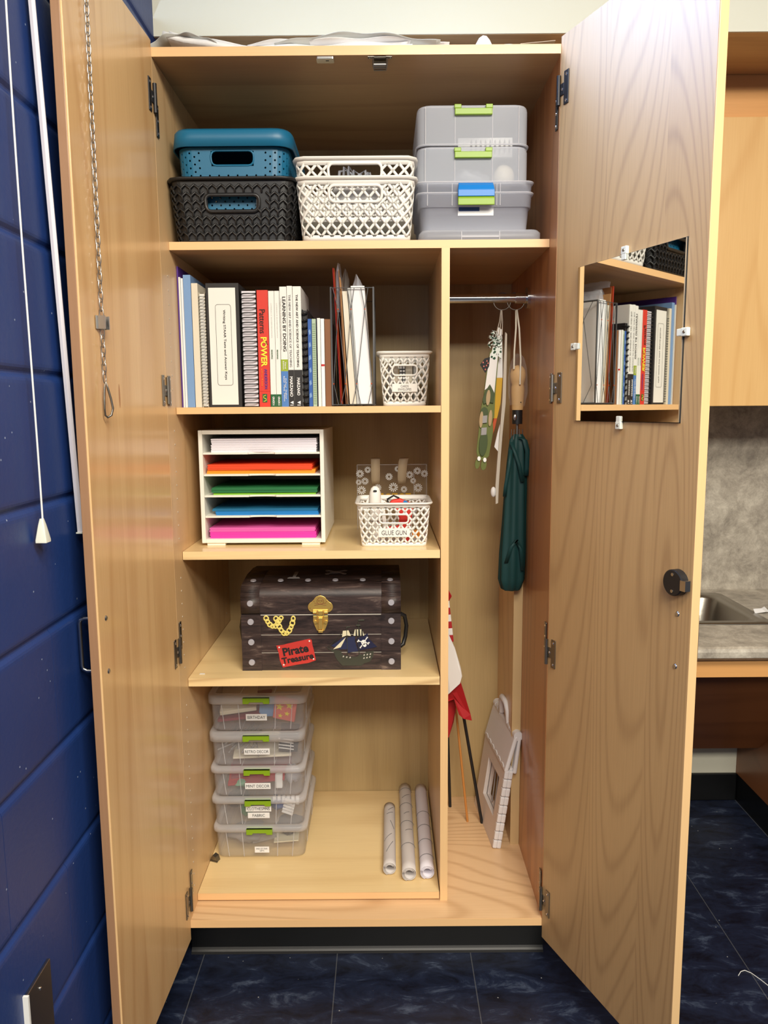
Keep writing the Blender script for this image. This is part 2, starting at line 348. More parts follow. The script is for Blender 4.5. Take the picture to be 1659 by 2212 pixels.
# ------------------------------------------------ tall cabinet
cab = thing('storage_cabinet', 'tall maple storage cabinet with both doors wide open, against the blue wall', 'cabinet')
DEP, YI = .603, .0727
def wbox(name, mats, *a, parent=cab, bevel=.0012, edge=True, edge_d=.0015, label=None):
    x0, x1, y0, y1, z0, z1 = a
    mb = MB().box(x0, x1, y0+(edge_d if edge else 0), y1, z0, z1)
    if edge: mb.mat(1).box(x0, x1, y0, y0+edge_d, z0, z1)
    return mb.build(name, mats, parent, bevel=0, label=label)
# side panels (with shelf pin holes)
for side in (0, 1):
    mb = MB()
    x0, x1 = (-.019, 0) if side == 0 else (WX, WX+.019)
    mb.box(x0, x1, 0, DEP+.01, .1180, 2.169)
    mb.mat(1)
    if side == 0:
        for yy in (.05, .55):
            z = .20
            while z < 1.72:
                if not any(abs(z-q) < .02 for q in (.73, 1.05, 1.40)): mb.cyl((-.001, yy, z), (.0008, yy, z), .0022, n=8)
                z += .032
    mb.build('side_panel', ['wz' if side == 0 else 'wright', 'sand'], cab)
mb = MB().box(0, WX, .0015, DEP+.01, 2.150, 2.169); mb.mat(1).box(0, WX, 0, .0015, 2.150, 2.169)
mb.build('top_panel', ['wx', 'edgex'], cab)
wbox('bottom_panel', ['deck', 'edgex'], 0, WX, 0, DEP+.01, .1180, .1374)
MB().box(0, WX, DEP, DEP+.01, .1374, 2.150).build('back_panel', 'wback', cab)
wbox('divider_panel', ['wz', 'edge'], .6275, .6465, YI, DEP, .1374, 1.7655)
wbox('fixed_shelf', ['wx', 'edgex'], .0005, WX-.0005, YI, DEP, 1.7655, 1.7835)
wbox('shelf', ['wx', 'edgex'], .001, .6265, YI, DEP-.002, 1.3905, 1.4063)
wbox('shelf', ['ply', 'edgeply'], .001, .6255, YI, DEP-.002, 1.0395, 1.0595, edge_d=.001)
wbox('shelf', ['ply', 'edgeply'], .001, .6255, YI, DEP-.002, .7190, .7395, edge_d=.001)
wbox('shelf', ['ply', 'edgex'], .001, .6255, YI, DEP-.002, .1430, .1605)
# cleat post in the wardrobe side
MB().box(.8505, .8755, .33, .602, .1374, 1.02).build('cleat_board', ['wz'], cab, bevel=.001)
mb = MB().box(.8505, .8755, .326, .3299, .1374, 1.02); mb.build('cleat_edge', ['postwood'], cab)
mb = MB().box(-.019, WX+.019, .07, .085, 0, .118); mb.build('toe_kick', ['blackrub'], cab)
mb = MB(); prof = [(.0699, 0), (.0699, .012), (.067, .007), (.064, .003), (.058, 0)]
mb.prism([(a, b) for a, b in reversed(prof)], -.019, WX+.019, 'yz'); mb.build('cove_base_toe', ['black'], cab)
# closet rod with flange sockets
mb = MB().cyl((.6475, .32, 1.686), (.8750, .32, 1.686), .0115, n=20)
mb.cyl((.6466, .32, 1.686), (.6520, .32, 1.686), .020, n=20).cyl((.8690, .32, 1.686), (.8758, .32, 1.686), .027, n=20).cyl((.840, .32, 1.686), (.868, .32, 1.686), .0145, n=20)
mb.build('closet_rod', 'chrome', cab)
# catches under the top
mb = MB().prism(rr2(.352, .390, .003, .026, .003), 2.1445, 2.1499, 'xy'); mb.mat(1).box(.372, .379, .012, .0145, 2.1440, 2.1446)
mb.build('magnetic_strike', ['chrome', 'ink'], cab, bevel=.0008)
mb = MB().box(.463, .5145, .004, .014, 2.1480, 2.1499).box(.476, .502, .004, .05, 2.1475, 2.1499)
mb.tube([(.474, .008, 2.148), (.474, .018, 2.136), (.476, .036, 2.134), (.502, .036, 2.134), (.504, .018, 2.136), (.504, .008, 2.148)], .0016)
mb.cyl((.475, .022, 2.139), (.503, .022, 2.139), .0045).cyl((.475, .032, 2.139), (.503, .032, 2.139), .004)
for x in (.467, .511): mb.cyl((x, .009, 2.1479), (x, .009, 2.1465), .002, n=8)
mb.build('roller_catch', 'dsteel', cab)
# doors
def door(side):
    sg = 1 if side == 'L' else -1   # inner face normal direction in x (local)
    mb = MB(); x0, x1 = (-.019, 0) if side == 'L' else (0, .019)
    zz = (.088, 2.183)
    mb.box(x0, x1, -.4365, -.001, *zz)
    mb.mat(1).box(x0, x1-.0035 if side == 'L' else x1, -.438, -.4365, *zz)
    if side == 'L': mb.mat(2).box(-.0035, 0, -.438, -.4365, *zz)  # pale strip paints the light caught along the rounded inner edge
    ang = -.035 if side == 'L' else .385
    d = mb.build('door', ['wdoorL' if side == 'L' else 'wdoorR', 'edgeshade' if side == 'L' else 'edge', 'edge'], cab, loc=(0 if side == 'L' else WX, 0, 0), rot=(0, 0, ang), bevel=.0015)
    hz = (2.066, 1.444, .834, .195) if side == 'L' else (2.074, 1.443, .827, .192)
    tops = (True, None, False, False)
    for i, z in enumerate(hz):
        mb = MB(); f = (lambda x: x) if side == 'L' else (lambda x: -x)
        t = .0022
        def plate(y0, y1, a, b, xo=0):
            xx = sorted((f(xo), f(xo+t))); mb.box(xx[0], xx[1], y0, y1, a, b)
        plate(-.032, -.016, z-.034, z+.034); plate(-.016, -.001, z-.012, z+.012)
        mb.tube([(f(.004), 0, z-.030), (f(.004), 0, z+.030)], .0045, 10)
        dn = -.040 if i == 0 else (.0 if i == 1 else .032)
        # bracket leaf standing on the cabinet side, at rest angle of the carcass
        c, s_ = math.cos(-ang), math.sin(-ang)
        for (y0, y1, a, b) in ((.002, .012, z-.012, z+.012), (.010, .026, z+dn-.034, z+dn+.034)):
            st = len(mb.v); xx = sorted((f(.001), f(.001+t))); mb.box(xx[0], xx[1], y0, y1, a, b)
            mb.v[st:] = [(p[0]*c-p[1]*s_, p[0]*s_+p[1]*c, p[2]) for p in mb.v[st:]]
        mb.mat(1)
        for (y, q) in ((-.024, z+.026), (-.024, z-.026), (-.010, z)):
            mb.cyl((f(t), y, q), (f(t+.0015), y, q), .0034, .002, 10)
        for q in (z+dn+.026, z+dn-.026, z+dn):
            st = len(mb.v); mb.cyl((f(.003), .018, q), (f(.0048), .018, q), .0034, .002, 10)
            mb.v[st:] = [(p[0]*c-p[1]*s_, p[0]*s_+p[1]*c, p[2]) for p in mb.v[st:]]
        mb.build('hinge', ['hingedark' if i == 0 else 'dsteel', 'chrome'], d, bevel=.0008)
    sc = ((-.405, 1.028), (-.406, .929)) if side == 'L' else ((-.4042, 1.021), (-.4042, .921))
    for y, z in sc:
        f = 1 if side == 'L' else -1
        MB().cyl((0, y, z), (f*.0018, y, z), .0052, .0035, 14).build('handle_screw', 'steel', d)
    # pull handle on the outer face
    x = -.019 if side == 'L' else .019; o = -.03 if side == 'L' else .03
    y = sc[0][0]; z1, z0 = sc[0][1], sc[1][1]
    MB().tube([(x, y, z1), (x+o*.7, y, z1), (x+o*.93, y, z1-.003), (x+o, y, z1-.009), (x+o, y, z0+.009), (x+o*.93, y, z0+.003), (x+o*.7, y, z0), (x, y, z0)], .0034, 10).build('pull_handle', 'steel', d)
    return d
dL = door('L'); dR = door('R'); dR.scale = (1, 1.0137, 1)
# mirror, clips, lock on right door (local: inner face at x=0 facing -x, y negative outwards)
mb = MB().box(-.0045, -.0006, -.3895, -.086, 1.3714, 1.692); mb.mat(1).box(-.0006, 0, -.391, -.0845, 1.370, 1.6935)
mb.build('door_mirror', ['mirror', 'ink'], dR)
for (y, z, dy, dz_) in ((-.231, 1.692, 0, 1), (-.3895, 1.530, -1, 0), (-.0858, 1.529, 1, 0), (-.231, 1.3714, 0, -1)):
    mb = MB(); ux, uz = (.008, .008)
    mb.obox((-.004, y+dy*.008, z+dz_*.008), (.004, 0, 0), (0, .0075, 0), (0, 0, .0075))
    mb.obox((-.0062, y-dy*.004, z-dz_*.004), (.0014, 0, 0), (0, .0065, 0), (0, 0, .0065))
    mb.mat(1).cyl((-.008, y+dy*.008, z+dz_*.008), (-.0092, y+dy*.008, z+dz_*.008), .003, .0024, 10)
    mb.build('mirror_clip', ['clip', 'dsteel'], dR, bevel=.0018)
mb = MB(); mb.cyl((0, -.404, 1.081), (-.014, -.404, 1.081), .0245, n=32); mb.cyl((-.014, -.404, 1.081), (-.0155, -.404, 1.081), .0245, .0225, 32)
mb.mat(1).box(-.0125, -.0045, -.437, -.4275, 1.071, 1.090).box(-.0165, -.0125, -.437, -.424, 1.071, 1.090)
mb.mat(1)
for z in (1.0965, 1.0655): mb.cyl((-.0155, -.404, z), (-.0164, -.404, z), .0032, n=8)
mb.build('cam_lock', ['black', 'steel'], dR)
# chain hanging on left door
ch = thing('hanging_chain', 'steel twist-link chain with a ring hanging down the left door', 'chain', (0, -.36, 1.40))
mb = MB(); ztop, zbot = 2.175, 1.452; n = 46; lk = (ztop-zbot)/n
def cpt(z):
    t = (ztop-z)/(ztop-zbot); y = -.352-.014*t; return (.0065 + .0126*0 + (-.035)*abs(y)*1.0+.0, y)
for i in range(n):
    z = ztop-lk*(i+.5); x, y = cpt(z); h = lk*.74; r = .0040
    pts = []
    for k in range(12):
        a = 2*PI*k/12; u, v = r*math.cos(a), h*math.sin(a)
        an = .35 if i % 2 else 1.75
        pts.append((x+u*math.sin(an), y+u*math.cos(an)+.36, z+v-1.40))
    mb.tube(pts, .0010, 6, closed=True)
mb.build('chain_links', 'steel', ch)
x, y = cpt(1.43)
pts = [(x+a*.8, y+.36+a*.5, b) for a, b in ((0, .052), (.003, .04), (.0075, .022), (.0105, .004), (.007, -.008), (0, -.012), (-.007, -.008), (-.0105, .004), (-.0075, .022), (-.003, .04))]; pts = [(max(p[0], x-.003)+.002, p[1], p[2]) for p in pts]
MB().tube(pts, .002, 8, closed=True).build('pull_ring', 'dsteel', ch)
x, y = cpt(1.554)
x0_ = -.0120; mb = MB().box(x0_, x0_+.0012, y+.345, y+.375, .143, .166).box(x0_, x0_+.016, y+.350, y+.3512, .143, .166).box(x0_, x0_+.016, y+.369, y+.3702, .143, .166).box(x0_+.015, x0_+.0162, y+.366, y+.3702, .143, .166)
mb.cyl((x-.009, y+.35, .155), (x-.007, y+.35, .155), .0035, n=10)
mb.build('keeper_clip', 'steel', ch)
# blind cord and wand
t = thing('blind_cord', 'white blind cord with a small plastic tassel, hanging along the blue wall', 'cord', (-.056, -.541, 1.20))
MB().tube([(.0, .003*math.sin(i*.4), 1.35-1.32*i/20) for i in range(21)], .0016, 6).build('cord', 'daisy', t)
mb = MB(); mb.loft([rring(.006, .006, .002, .030), rring(.010, .011, .002, .020), rring(.018, .019, .002, -.004), rring(.018, .019, .002, -.008)]); mb.build('tassel', 'clip', t, bevel=.0005)
t = thing('blind_wand', 'long white plastic blind wand slanting down behind the left door edge', 'wand', (-.0555, -.3915, 1.1835))
a, b = Vector((-.0015, -.085, 1.22)), Vector((0, 0, 0))
mb = MB().tube([a, b], .0058, 6, smooth=False); mb.build('wand_rod', 'lilac', t)
MB().obox((0, 0, 0), (.0055, 0, 0), (0, .0075, 0), (0, 0, .0012)).build('wand_tip', 'clip', t)
# wall plate
t = thing('wall_plate', 'stainless steel plate screwed to the blue wall near the floor', 'plate', (-.07, -.645, .30))
mb = MB().box(.0, .0055, -.037, .044, 0, .2075); mb.build('plate', 'brushed', t, bevel=.001)
mb = MB().box(.0, .0085, -.0415, -.037, -.01, .2085); mb.build('plate_edge', 'daisy', t)
MB().sph((.006, .004, .186), .003, 8, (.5, 1, 1)).build('screw', 'chrome', t)

# ------------------------------------------------ right side: counter run
wc = thing('wall_cabinet', 'honey maple upper cabinet on the right wall above the sink', 'cabinet', (.96, .50, 1.40))
MB().box(0, 1.6, .02, .33, 0, .797).build('cabinet_body', 'wcab', wc)
for i in range(2):
    MB().box(-.02+.815*i, .79+.815*i, 0, .019, .0, .797).build('cabinet_door', 'wcab', wc, bevel=.0015)
MB().box(0, 1.6, .02, .036, .798, .914).build('filler_panel', 'wcabx', wc)
ct = thing('countertop', 'grey mottled laminate countertop with rounded front edge', 'countertop', (.96, .1744, .7743))
mb = MB(); X0, X1 = 0, 1.9
sx0, sx1, sy0, sy1 = .20, .648, .222, .578
pr = [(.0, -.012), (.004, -.004), (.012, 0), (sy0, 0), (sy0, -.038), (.016, -.038), (0, -.0275)]
mb.prism(list(reversed(pr)), X0, X1, 'yz', smooth=False)
mb.box(X0, sx0, sy0, .655, -.038, 0).box(sx1, X1, sy0, .655, -.038, 0).box(sx0, sx1, sy1, .655, -.038, 0)
mb.build('worktop', 'lam', ct, bevel=.002, seg=3)
MB().box(X0, X1, .645, .6555, .0, .626).build('backsplash', 'lam', ct)
sk = thing('sink', 'stainless steel drop-in sink basin in the grey countertop', 'sink', (.96+(sx0+sx1)/2, .1744+(sy0+sy1)/2, .7743))
w, d = sx1-sx0, sy1-sy0
mb = MB(); mb.loft([rring(w+.02, d+.02, .03, .0005, 6), rring(w+.018, d+.018, .03, .003, 6), rring(w-.05, d-.05, .035, .003, 6), rring(w-.062, d-.062, .045, -.006, 6), rring(w-.10, d-.10, .05, -.135, 6), rring(w-.16, d-.16, .04, -.15, 6)], cap=False)
mb.add(rring(w-.16, d-.16, .04, -.15, 6), [tuple(range(28))]); mb.build('basin', 'brushed', sk)
ap = thing('sink_front_panel', 'honey maple rail over a sloped brown knee panel beneath the counter', 'panel', (.96, .2044, 0))
MB().box(0, .7813, 0, .019, .684, .736).build('rail', 'wcabx', ap, bevel=.001)
mb = MB(); mb.prism([(.019, .735), (.019, .70), (.475, .262), (.487, .274), (.031, .735)], 0, .7805, 'yz'); mb.build('knee_panel', 'wbrown', ap)
MB().sph((.742, .462, .288), .004, 8).build('panel_screw', 'chrome', ap)
bc = thing('base_cabinet', 'brown-sided base cabinet on a black toe kick right of the knee space', 'cabinet', (1.7413, .20, 0))
MB().box(0, .9, 0, .628, .101, .736).build('cabinet_body', 'wbrown', bc)
MB().box(0.001, .9, .03, .628, 0, .101).build('toe_kick', 'blackrub', bc)
tag(MB().add([(0, 0, 0), (.03, -.004, .006), (.05, .01, .002), (.045, .035, .012), (.02, .03, .001), (.004, .02, .009), (.026, .014, .012)], [(0, 1, 6), (1, 2, 6), (2, 3, 6), (3, 4, 6), (4, 5, 6), (5, 0, 6)]).build('paper_scrap', 'paper', loc=(1.612, .50, .7765), solid=.0006), 'crumpled white paper scrap on the grey countertop beside the sink', 'scrap')
pts = [(1.36+.012*i, -.03+.03*math.sin(i*.7)-.006*i, .0012) for i in range(16)]
tag(MB().tube([(p[0]-1.36, p[1], p[2]) for p in pts], .0009, 5).build('loose_thread', 'daisy', loc=(1.36, 0, 0)), 'loose white thread lying on the navy floor at right', 'thread')
# ------------------------------------------------ baskets
class Wall:
    """tapered rounded-rectangular wall; s = arc length along the top ring from the front left corner, v = 0..1 height"""
    def __init__(s, w0, d0, w1, d1, h, r):
        def ring(w, d, z):
            p = []
            for cx, cy, a in ((w/2-r, -d/2+r, -PI/2), (w/2-r, d/2-r, 0), (-w/2+r, d/2-r, PI/2), (-w/2+r, -d/2+r, PI)):
                p += [Vector((cx+r*math.cos(a+PI/2*i/5), cy+r*math.sin(a+PI/2*i/5), z)) for i in range(6)]
            return p[-1:]+p[:-1]   # start at end of front-left corner
        s.A, s.B = ring(w0, d0, 0), ring(w1, d1, h); s.n = len(s.A); s.h = h
        s.cum = [0]
        for i in range(s.n): s.cum.append(s.cum[-1]+(s.B[(i+1) % s.n]-s.B[i]).length)
        s.L = s.cum[-1]; s.front = s.cum[1]
    def P(s, q, v, out=0):
        q %= s.L; i = 0
        while s.cum[i+1] < q and i < s.n-1: i += 1
        t = (q-s.cum[i])/max(1e-9, s.cum[i+1]-s.cum[i]); j = (i+1) % s.n
        a = s.A[i].lerp(s.A[j], t); b = s.B[i].lerp(s.B[j], t); p = a.lerp(b, v)
        if out:
            tg = (s.B[j]-s.B[i]).normalized(); p = p+Vector((tg.y, -tg.x, 0))*out
        return p
def strip(mb, wl, pts, wd, closed=False, out=0, smooth=True):   # ribbon along (s, v) points on a wall
    n = len(pts); L, Rr = [], []
    for i in range(n):
        a = pts[i-1] if (i or closed) else pts[i]; b = pts[(i+1) % n] if (i < n-1 or closed) else pts[i]
        ds, dv = b[0]-a[0], (b[1]-a[1])*wl.h; q = math.hypot(ds, dv) or 1; nx, nv = -dv/q*wd/2, ds/q*wd/2
        L.append(wl.P(pts[i][0]+nx, pts[i][1]+nv/wl.h, out)); Rr.append(wl.P(pts[i][0]-nx, pts[i][1]-nv/wl.h, out))
    vs = L+Rr; fs = [(i, (i+1) % n, n+(i+1) % n, n+i) for i in range(n if closed else n-1)]
    mb.add(vs, [tuple(reversed(f)) for f in fs], smooth)
def ringband(mb, wl, v0, v1, out=0, n=1):
    rings = []
    N = 64
    for k in range(n+1): rings.append([wl.P(wl.L*i/N, v0+(v1-v0)*k/n, out) for i in range(N)])
    vs = rings[0]+rings[1]; mb.add(vs, [(i, (i+1) % N, N+(i+1) % N, N+i) for i in range(N)], True)
def slotpts(cs, cv, hs, hv, wl, n=6):  # rounded slot outline in (s, v)
    r = min(hs, hv*wl.h)*.75; out = []
    for sx, sv, a in ((1, -1, -PI/2), (1, 1, 0), (-1, 1, PI/2), (-1, -1, PI)):
        for i in range(n+1):
            t = a+PI/2*i/n; out.append((cs+sx*(hs-r)+r*math.cos(t), cv+(sv*(hv*wl.h-r)+r*math.sin(t))/wl.h))
    return out
def lattice_basket(loc, w0, d0, w1, d1, h, r, px, rows, bw, label, slot, group=None, name='lattice_basket', frame=.006, cat='basket'):
    t = thing(name, label, cat, loc, 0, group); wl = Wall(w0, d0, w1, d1, h, r)
    mb = MB(); N = round(wl.L/px); p = wl.L/N; v0, v1 = .07, .90; sub = int(round(rows*2))
    slots = []
    for c0 in ((wl.front/2), ):
        slots.append((c0, slot[1], slot[0], slot[2])); slots.append((wl.cum[12]+(wl.cum[13]-wl.cum[12])/2, slot[1], slot[0], slot[2]))
    for k in range(N):
        for sgn in (-1, 1):
            seg = []
            for i in range(sub*2+1):
                v = v0+(v1-v0)*i/(sub*2); s_ = k*p+sgn*p/2*(i/2)
                # gentle swelling so that the holes read as rounded diamonds
                q = s_ % wl.L
                inside = any(abs(q-c) < hs and abs(v-cv) < hv for c, cv, hs, hv in slots)
                if inside:
                    if len(seg) > 1: strip(mb, wl, seg, bw)
                    seg = []
                else: seg.append((s_, v))
            if len(seg) > 1: strip(mb, wl, seg, bw)
    # webs at the crossings
    for c, cv, hs, hv in slots: strip(mb, wl, slotpts(c, cv, hs+frame*.3, hv+frame*.3/wl.h, wl), frame, closed=True, out=.0012)
    ringband(mb, wl, 0, v0+.02); ringband(mb, wl, v1-.02, 1.0)
    mb.add([wl.P(wl.L*i/64, .01) for i in range(64)], [tuple(reversed(range(64)))])
    mb.build('woven_wall', 'white', t, solid=.0026)
    mb = MB(); N = 64
    def rg(v, o): return [wl.P(wl.L*i/N, v, o) for i in range(N)]
    mb.loft([rg(.955, 0), rg(.955, .003), rg(.985, .0062), rg(1.0, .006), rg(1.012, .003), rg(1.012, -.001), rg(.955, -.001)], cap=False)
    mb.build('rim', 'white', t)
    return t, wl
def front_y(wl, v, out=0): return wl.P(wl.front/2, v, out).y

# black woven-look basket holding the blue one
bk = thing('woven_black_basket', 'black plastic basket with woven pattern, holding the teal basket on the top shelf', 'basket', (.151, .235, 1.7835))
wl = Wall(.262, .33, .290, .355, .136, .028)
mb = MB(); slot = (wl.front/2, .60, .060, .10)
def cellwall(mb, wl, nu, nv, v0, v1, hole, skip, n=8, out=0):
    for i in range(nu):
        for j in range(nv):
            s0, s1 = wl.L*i/nu, wl.L*(i+1)/nu; a, b = v0+(v1-v0)*j/nv, v0+(v1-v0)*(j+1)/nv
            cs, cv = (s0+s1)/2, (a+b)/2
            if skip and skip(cs, cv): continue
            rr = hole(i, j, cs, cv) if hole else None
            if not rr: mb.add([wl.P(s0, a, out), wl.P(s1, a, out), wl.P(s1, b, out), wl.P(s0, b, out)], [(0, 1, 2, 3)], False); continue
            sq = [(s0, a), (cs, a), (s1, a), (s1, cv), (s1, b), (cs, b), (s0, b), (s0, cv)]
            ci = [(cs+rr*math.cos(-3*PI/4+PI/4*k), cv+rr*math.sin(-3*PI/4+PI/4*k)/wl.h) for k in range(8)]
            mb.add([wl.P(x, y, out) for x, y in sq+ci], [(k, (k+1) % 8, 8+(k+1) % 8, 8+k) for k in range(8)], False)
inslot = lambda s_, v, g=1.0: abs(s_-wl.front/2) < slot[2]*g and abs(v-slot[1]) < slot[3]*g
cellwall(mb, wl, 150, 24, 0, 1, None, lambda a, b: inslot(a, b, .93), out=-.003)
mb.add([wl.P(wl.L*i/64, .01) for i in range(64)], [tuple(reversed(range(64)))])
mb.build('inner_wall', 'black', bk, solid=.002)
mb = MB(); pu = .0208; nu = round(wl.L/pu); pu = wl.L/nu; pvh = .0168/wl.h
for row in range(9):
    for k in range(nu):
        c = k*pu; v = .035+pvh*row
        if v+pvh*.9 > .96: continue
        if inslot(c, v, 1.25) or (abs(c-wl.front/2) < slot[2]+.008 and abs(v+pvh*.4-slot[1]) < slot[3]+.05): continue
        for (a, b) in (((0, .42*pvh), (0, -.05*pvh)), ((0, .42*pvh), (-.50*pu, .95*pvh)), ((0, .42*pvh), (.50*pu, .95*pvh))):
            p0 = wl.P(c+a[0], v+a[1], .0012); p1 = wl.P(c+b[0], v+b[1], -.0012)
            mb.tube([p0, p0.lerp(p1, .5)+(wl.P(c, v, 1)-wl.P(c, v, 0))*.0012, p1], .0026, 6)
strip_ = MB(); strip(strip_, wl, slotpts(wl.front/2, slot[1], slot[2]+.004, slot[3]+.03, wl), .008, True, .002)
mb.build('woven_relief', 'black', bk)
strip_.build('handle_frame', 'black', bk, solid=.005)
mb = MB(); N = 64
def rg(v, o): return [wl.P(wl.L*i/N, v, o) for i in range(N)]
mb.loft([rg(.955, -.002), rg(.955, .003), rg(.975, .006), rg(1.0, .0062), rg(1.012, .003), rg(1.012, -.004), rg(.955, -.004)], cap=False); mb.build('rim', 'black', bk)
# teal basket with lid
tb = thing('teal_lidded_basket', 'teal blue perforated basket with a deep lid, nested in the black basket', 'basket', (.151, .240, 1.790))
wl2 = Wall(.235, .30, .256, .322, .205, .035)
mb = MB(); sl = (wl2.front/2, .868, .049, .078)
nu = 2*round(wl2.L/.0218)
def hole(i, j, s_, v):
    if (i+j) % 2: return None
    c = wl2.front/2
    if .70 < v and abs(s_-c) < .068 and s_ < wl2.front: return None
    if v > .93: return None
    return .0023
cellwall(mb, wl2, nu, 25, 0, .98, hole, lambda a, b: abs(a-sl[0]) < sl[2] and abs(b-sl[1]) < sl[3])
mb.add([wl2.P(wl2.L*i/64, .01) for i in range(64)], [tuple(reversed(range(64)))])
mb.build('perforated_body', 'teal', tb, solid=.0022)
mb = MB(); strip(mb, wl2, slotpts(sl[0], sl[1], sl[2]+.0005, sl[3]+.0, wl2, 3), .004, True, .0008); mb.build('handle_frame', 'teal', tb, solid=.005)
wl3 = Wall(.280, .350, .272, .342, .040, .040)
mb = MB(); N = 80
def rg3(v, o): return [wl3.P(wl3.L*i/N, v, o)+Vector((0, 0, .199)) for i in range(N)]
mb.loft([rg3(.0, -.004), rg3(0, 0), rg3(.85, 0), rg3(1.0, -.004)], cap=False); mb.add(rg3(1.0, -.004), [tuple(range(N))]); mb.build('lid', 'teal', tb, solid=.0022)
# two nested white baskets
t, wlb = lattice_basket((.4310, .225, 1.7835), .250, .30, .274, .325, .137, .022, .0272, 3.9, .0058, 'large white lattice basket on the top shelf with another one nested inside', (.060, .74, .115))
t2, _ = lattice_basket((.4305, .225, 1.8255), .250, .30, .274, .325, .137, .022, .0272, 3.9, .0058, 'large white lattice basket nested in the lower white basket, its rim standing higher', (.060, .78, .115))
# clear bag peeping out of the white baskets
mb = MB()
for i in range(7):
    a = i*.5; mb.tube([(-.045+.012*i, .01*math.sin(a*3), 0), (-.04+.012*i, .012, .055+.012*math.sin(a*2)), (-.02+.011*i, .018, .05+.01*math.cos(a*3)), (-.01+.012*i, .03, 0)], .0035, 6)
tag(mb.build('crumpled_clear_bag', 'milky', loc=(.425, .25, 1.935)), 'crumpled clear plastic bag poking out above the upper white basket', 'bag')
tag(MB().loft([rring(.12, .05, .02, 0, cx=0), rring(.13, .06, .02, .07), rring(.10, .04, .02, .095)]).build('white_cloth_bundle', 'paper', loc=(.44, .13, 1.8345)), 'white bundle showing through the handle slot of the upper white basket', 'bundle')

# ------------------------------------------------ clear clip-lid bins
def clear_bin(loc, w, d, h, label, latch='green', ribs=(-.36, -.19, .19, .36), taper=.93, lid=.020, group=None, labels=(), lw=.062, notch=True, name='clear_storage_bin', latchz=None, deep=False, bodymat='clear'):
    t = thing(name, label, 'bin', loc, 0, group)
    w0, d0 = w*taper, d*taper; hb = h-lid*.4
    mb = MB(); r = .022
    mb.loft([rring(w0-.012, d0-.012, r, .0), rring(w0, d0, r, .005), rring(w-.014, d-.014, r, hb-.012), rring(w-.012, d-.012, r, hb), rring(w-.016, d-.016, r, hb), rring(w-.018, d-.018, r, hb-.012), rring(w0-.004, d0-.004, r, .007)], cap=False)
    mb.add(rring(w0-.012, d0-.012, r, .0), [tuple(reversed(range(20)))])
    mb.mat(1)
    for f in ribs:
        x0, x1 = f*w0, f*w; mb.tube([(x0, -d0/2-.0005, .006), (x1, -(d-.014)/2-.0005, hb-.012)], .0012, 6)
    for f in (-.25, .25): mb.tube([(w0/2, f*d0, .006), ((w-.014)/2, f*d, hb-.012)], .0010, 6)
    mb.build('bin_body', [bodymat, 'clearrim'], t)
    mb = MB()
    if lid:
        mb.loft([rring(w-.010, d-.010, r, h-lid), rring(w, d, r+.002, h-lid), rring(w, d, r+.002, h-.005), rring(w-.008, d-.008, r, h), rring(w-.030, d-.030, r-.006, h), rring(w-.036, d-.036, r-.008, h-.004)], cap=False)
        mb.build('lid_rim', 'clearrim', t)
        mb = MB(); mb.add(rring(w-.036, d-.036, r-.008, h-.004), [tuple(range(20))]).mat(1)
        for f in (-.17, .17): mb.tube([(f*w, -d/2+.02, h-.003), (f*w, d/2-.02, h-.003)], .0012, 6)
        mb.build('lid_top', [bodymat, 'clearrim'], t)
    if latch:
        lz = h-lid*.25 if latchz is None else latchz
        a = lw/2; yf = -d/2
        mb = MB(); mb.prism([(-a, lz), (-a, lz-.0165), (-a+.016, lz-.0165), (-a+.018, lz-.012), (a-.018, lz-.012), (a-.016, lz-.0165), (a, lz-.0165), (a, lz)], yf-.006, yf+.002)
        mb.box(-a, a, yf-.006, yf+.012, lz-.0025, lz)
        mb.build('latch', latch, t, bevel=.0012)
    for (txt, x, z, lw_, lh_, tw, th) in labels:
        f = z/h; yy = -(d0+(d-.014-d0)*f)/2-.0022; sl_ = (d-.014-d0)/2/h
        lb = MB().hexa([(x-lw_/2, yy+sl_*lh_/2, z-lh_/2), (x+lw_/2, yy+sl_*lh_/2, z-lh_/2), (x+lw_/2, yy+sl_*lh_/2+.0008, z-lh_/2), (x-lw_/2, yy+sl_*lh_/2+.0008, z-lh_/2),
                        (x-lw_/2, yy-sl_*lh_/2, z+lh_/2), (x+lw_/2, yy-sl_*lh_/2, z+lh_/2), (x+lw_/2, yy-sl_*lh_/2+.0008, z+lh_/2), (x-lw_/2, yy-sl_*lh_/2+.0008, z+lh_/2)]).build('label_sticker', 'paper', t)
        uy = Vector((0, -sl_*2, 1)).normalized() if 0 else (0, -sl_, 1)
        MB().text(txt, (x, yy, z), tw, th, (1, 0, 0), uy, d=.0004, bold=0).build('lettering', 'ink', lb)
    return t
# lower stack of five labelled bins
BY = .375; BD = .31
st = [(.1605, .0985, 'lowest clear bin of the stack, with a small END OF YEAR GIFTS label', [('END OF YEAR\nGIFTS', .004, .026, .040, .018, .031, .011)]),
      (.2560, .0865, 'clear bin in the tall stack labelled CLOTHESPINS and FABRIC', [('CLOTHESPINS', .0, .0525, .070, .0165, .062, .0085), ('FABRIC', .0, .0325, .060, .0165, .034, .0085)]),
      (.3435, .0880, 'clear bin in the tall stack labelled MINT DECOR', [('MINT DECOR', .0, .031, .070, .0175, .064, .0085)]),
      (.4325, .0990, 'clear bin in the tall stack labelled RETRO DECOR', [('RETRO DECOR', .0, .042, .070, .0175, .064, .0085)]),
      (.5325, .1060, 'topmost clear bin of the labelled stack, labelled BIRTHDAY', [('BIRTHDAY', -.002, .040, .057, .0185, .048, .0090)])]
xs = [.1395, .1375, .1375, .1380, .1415]
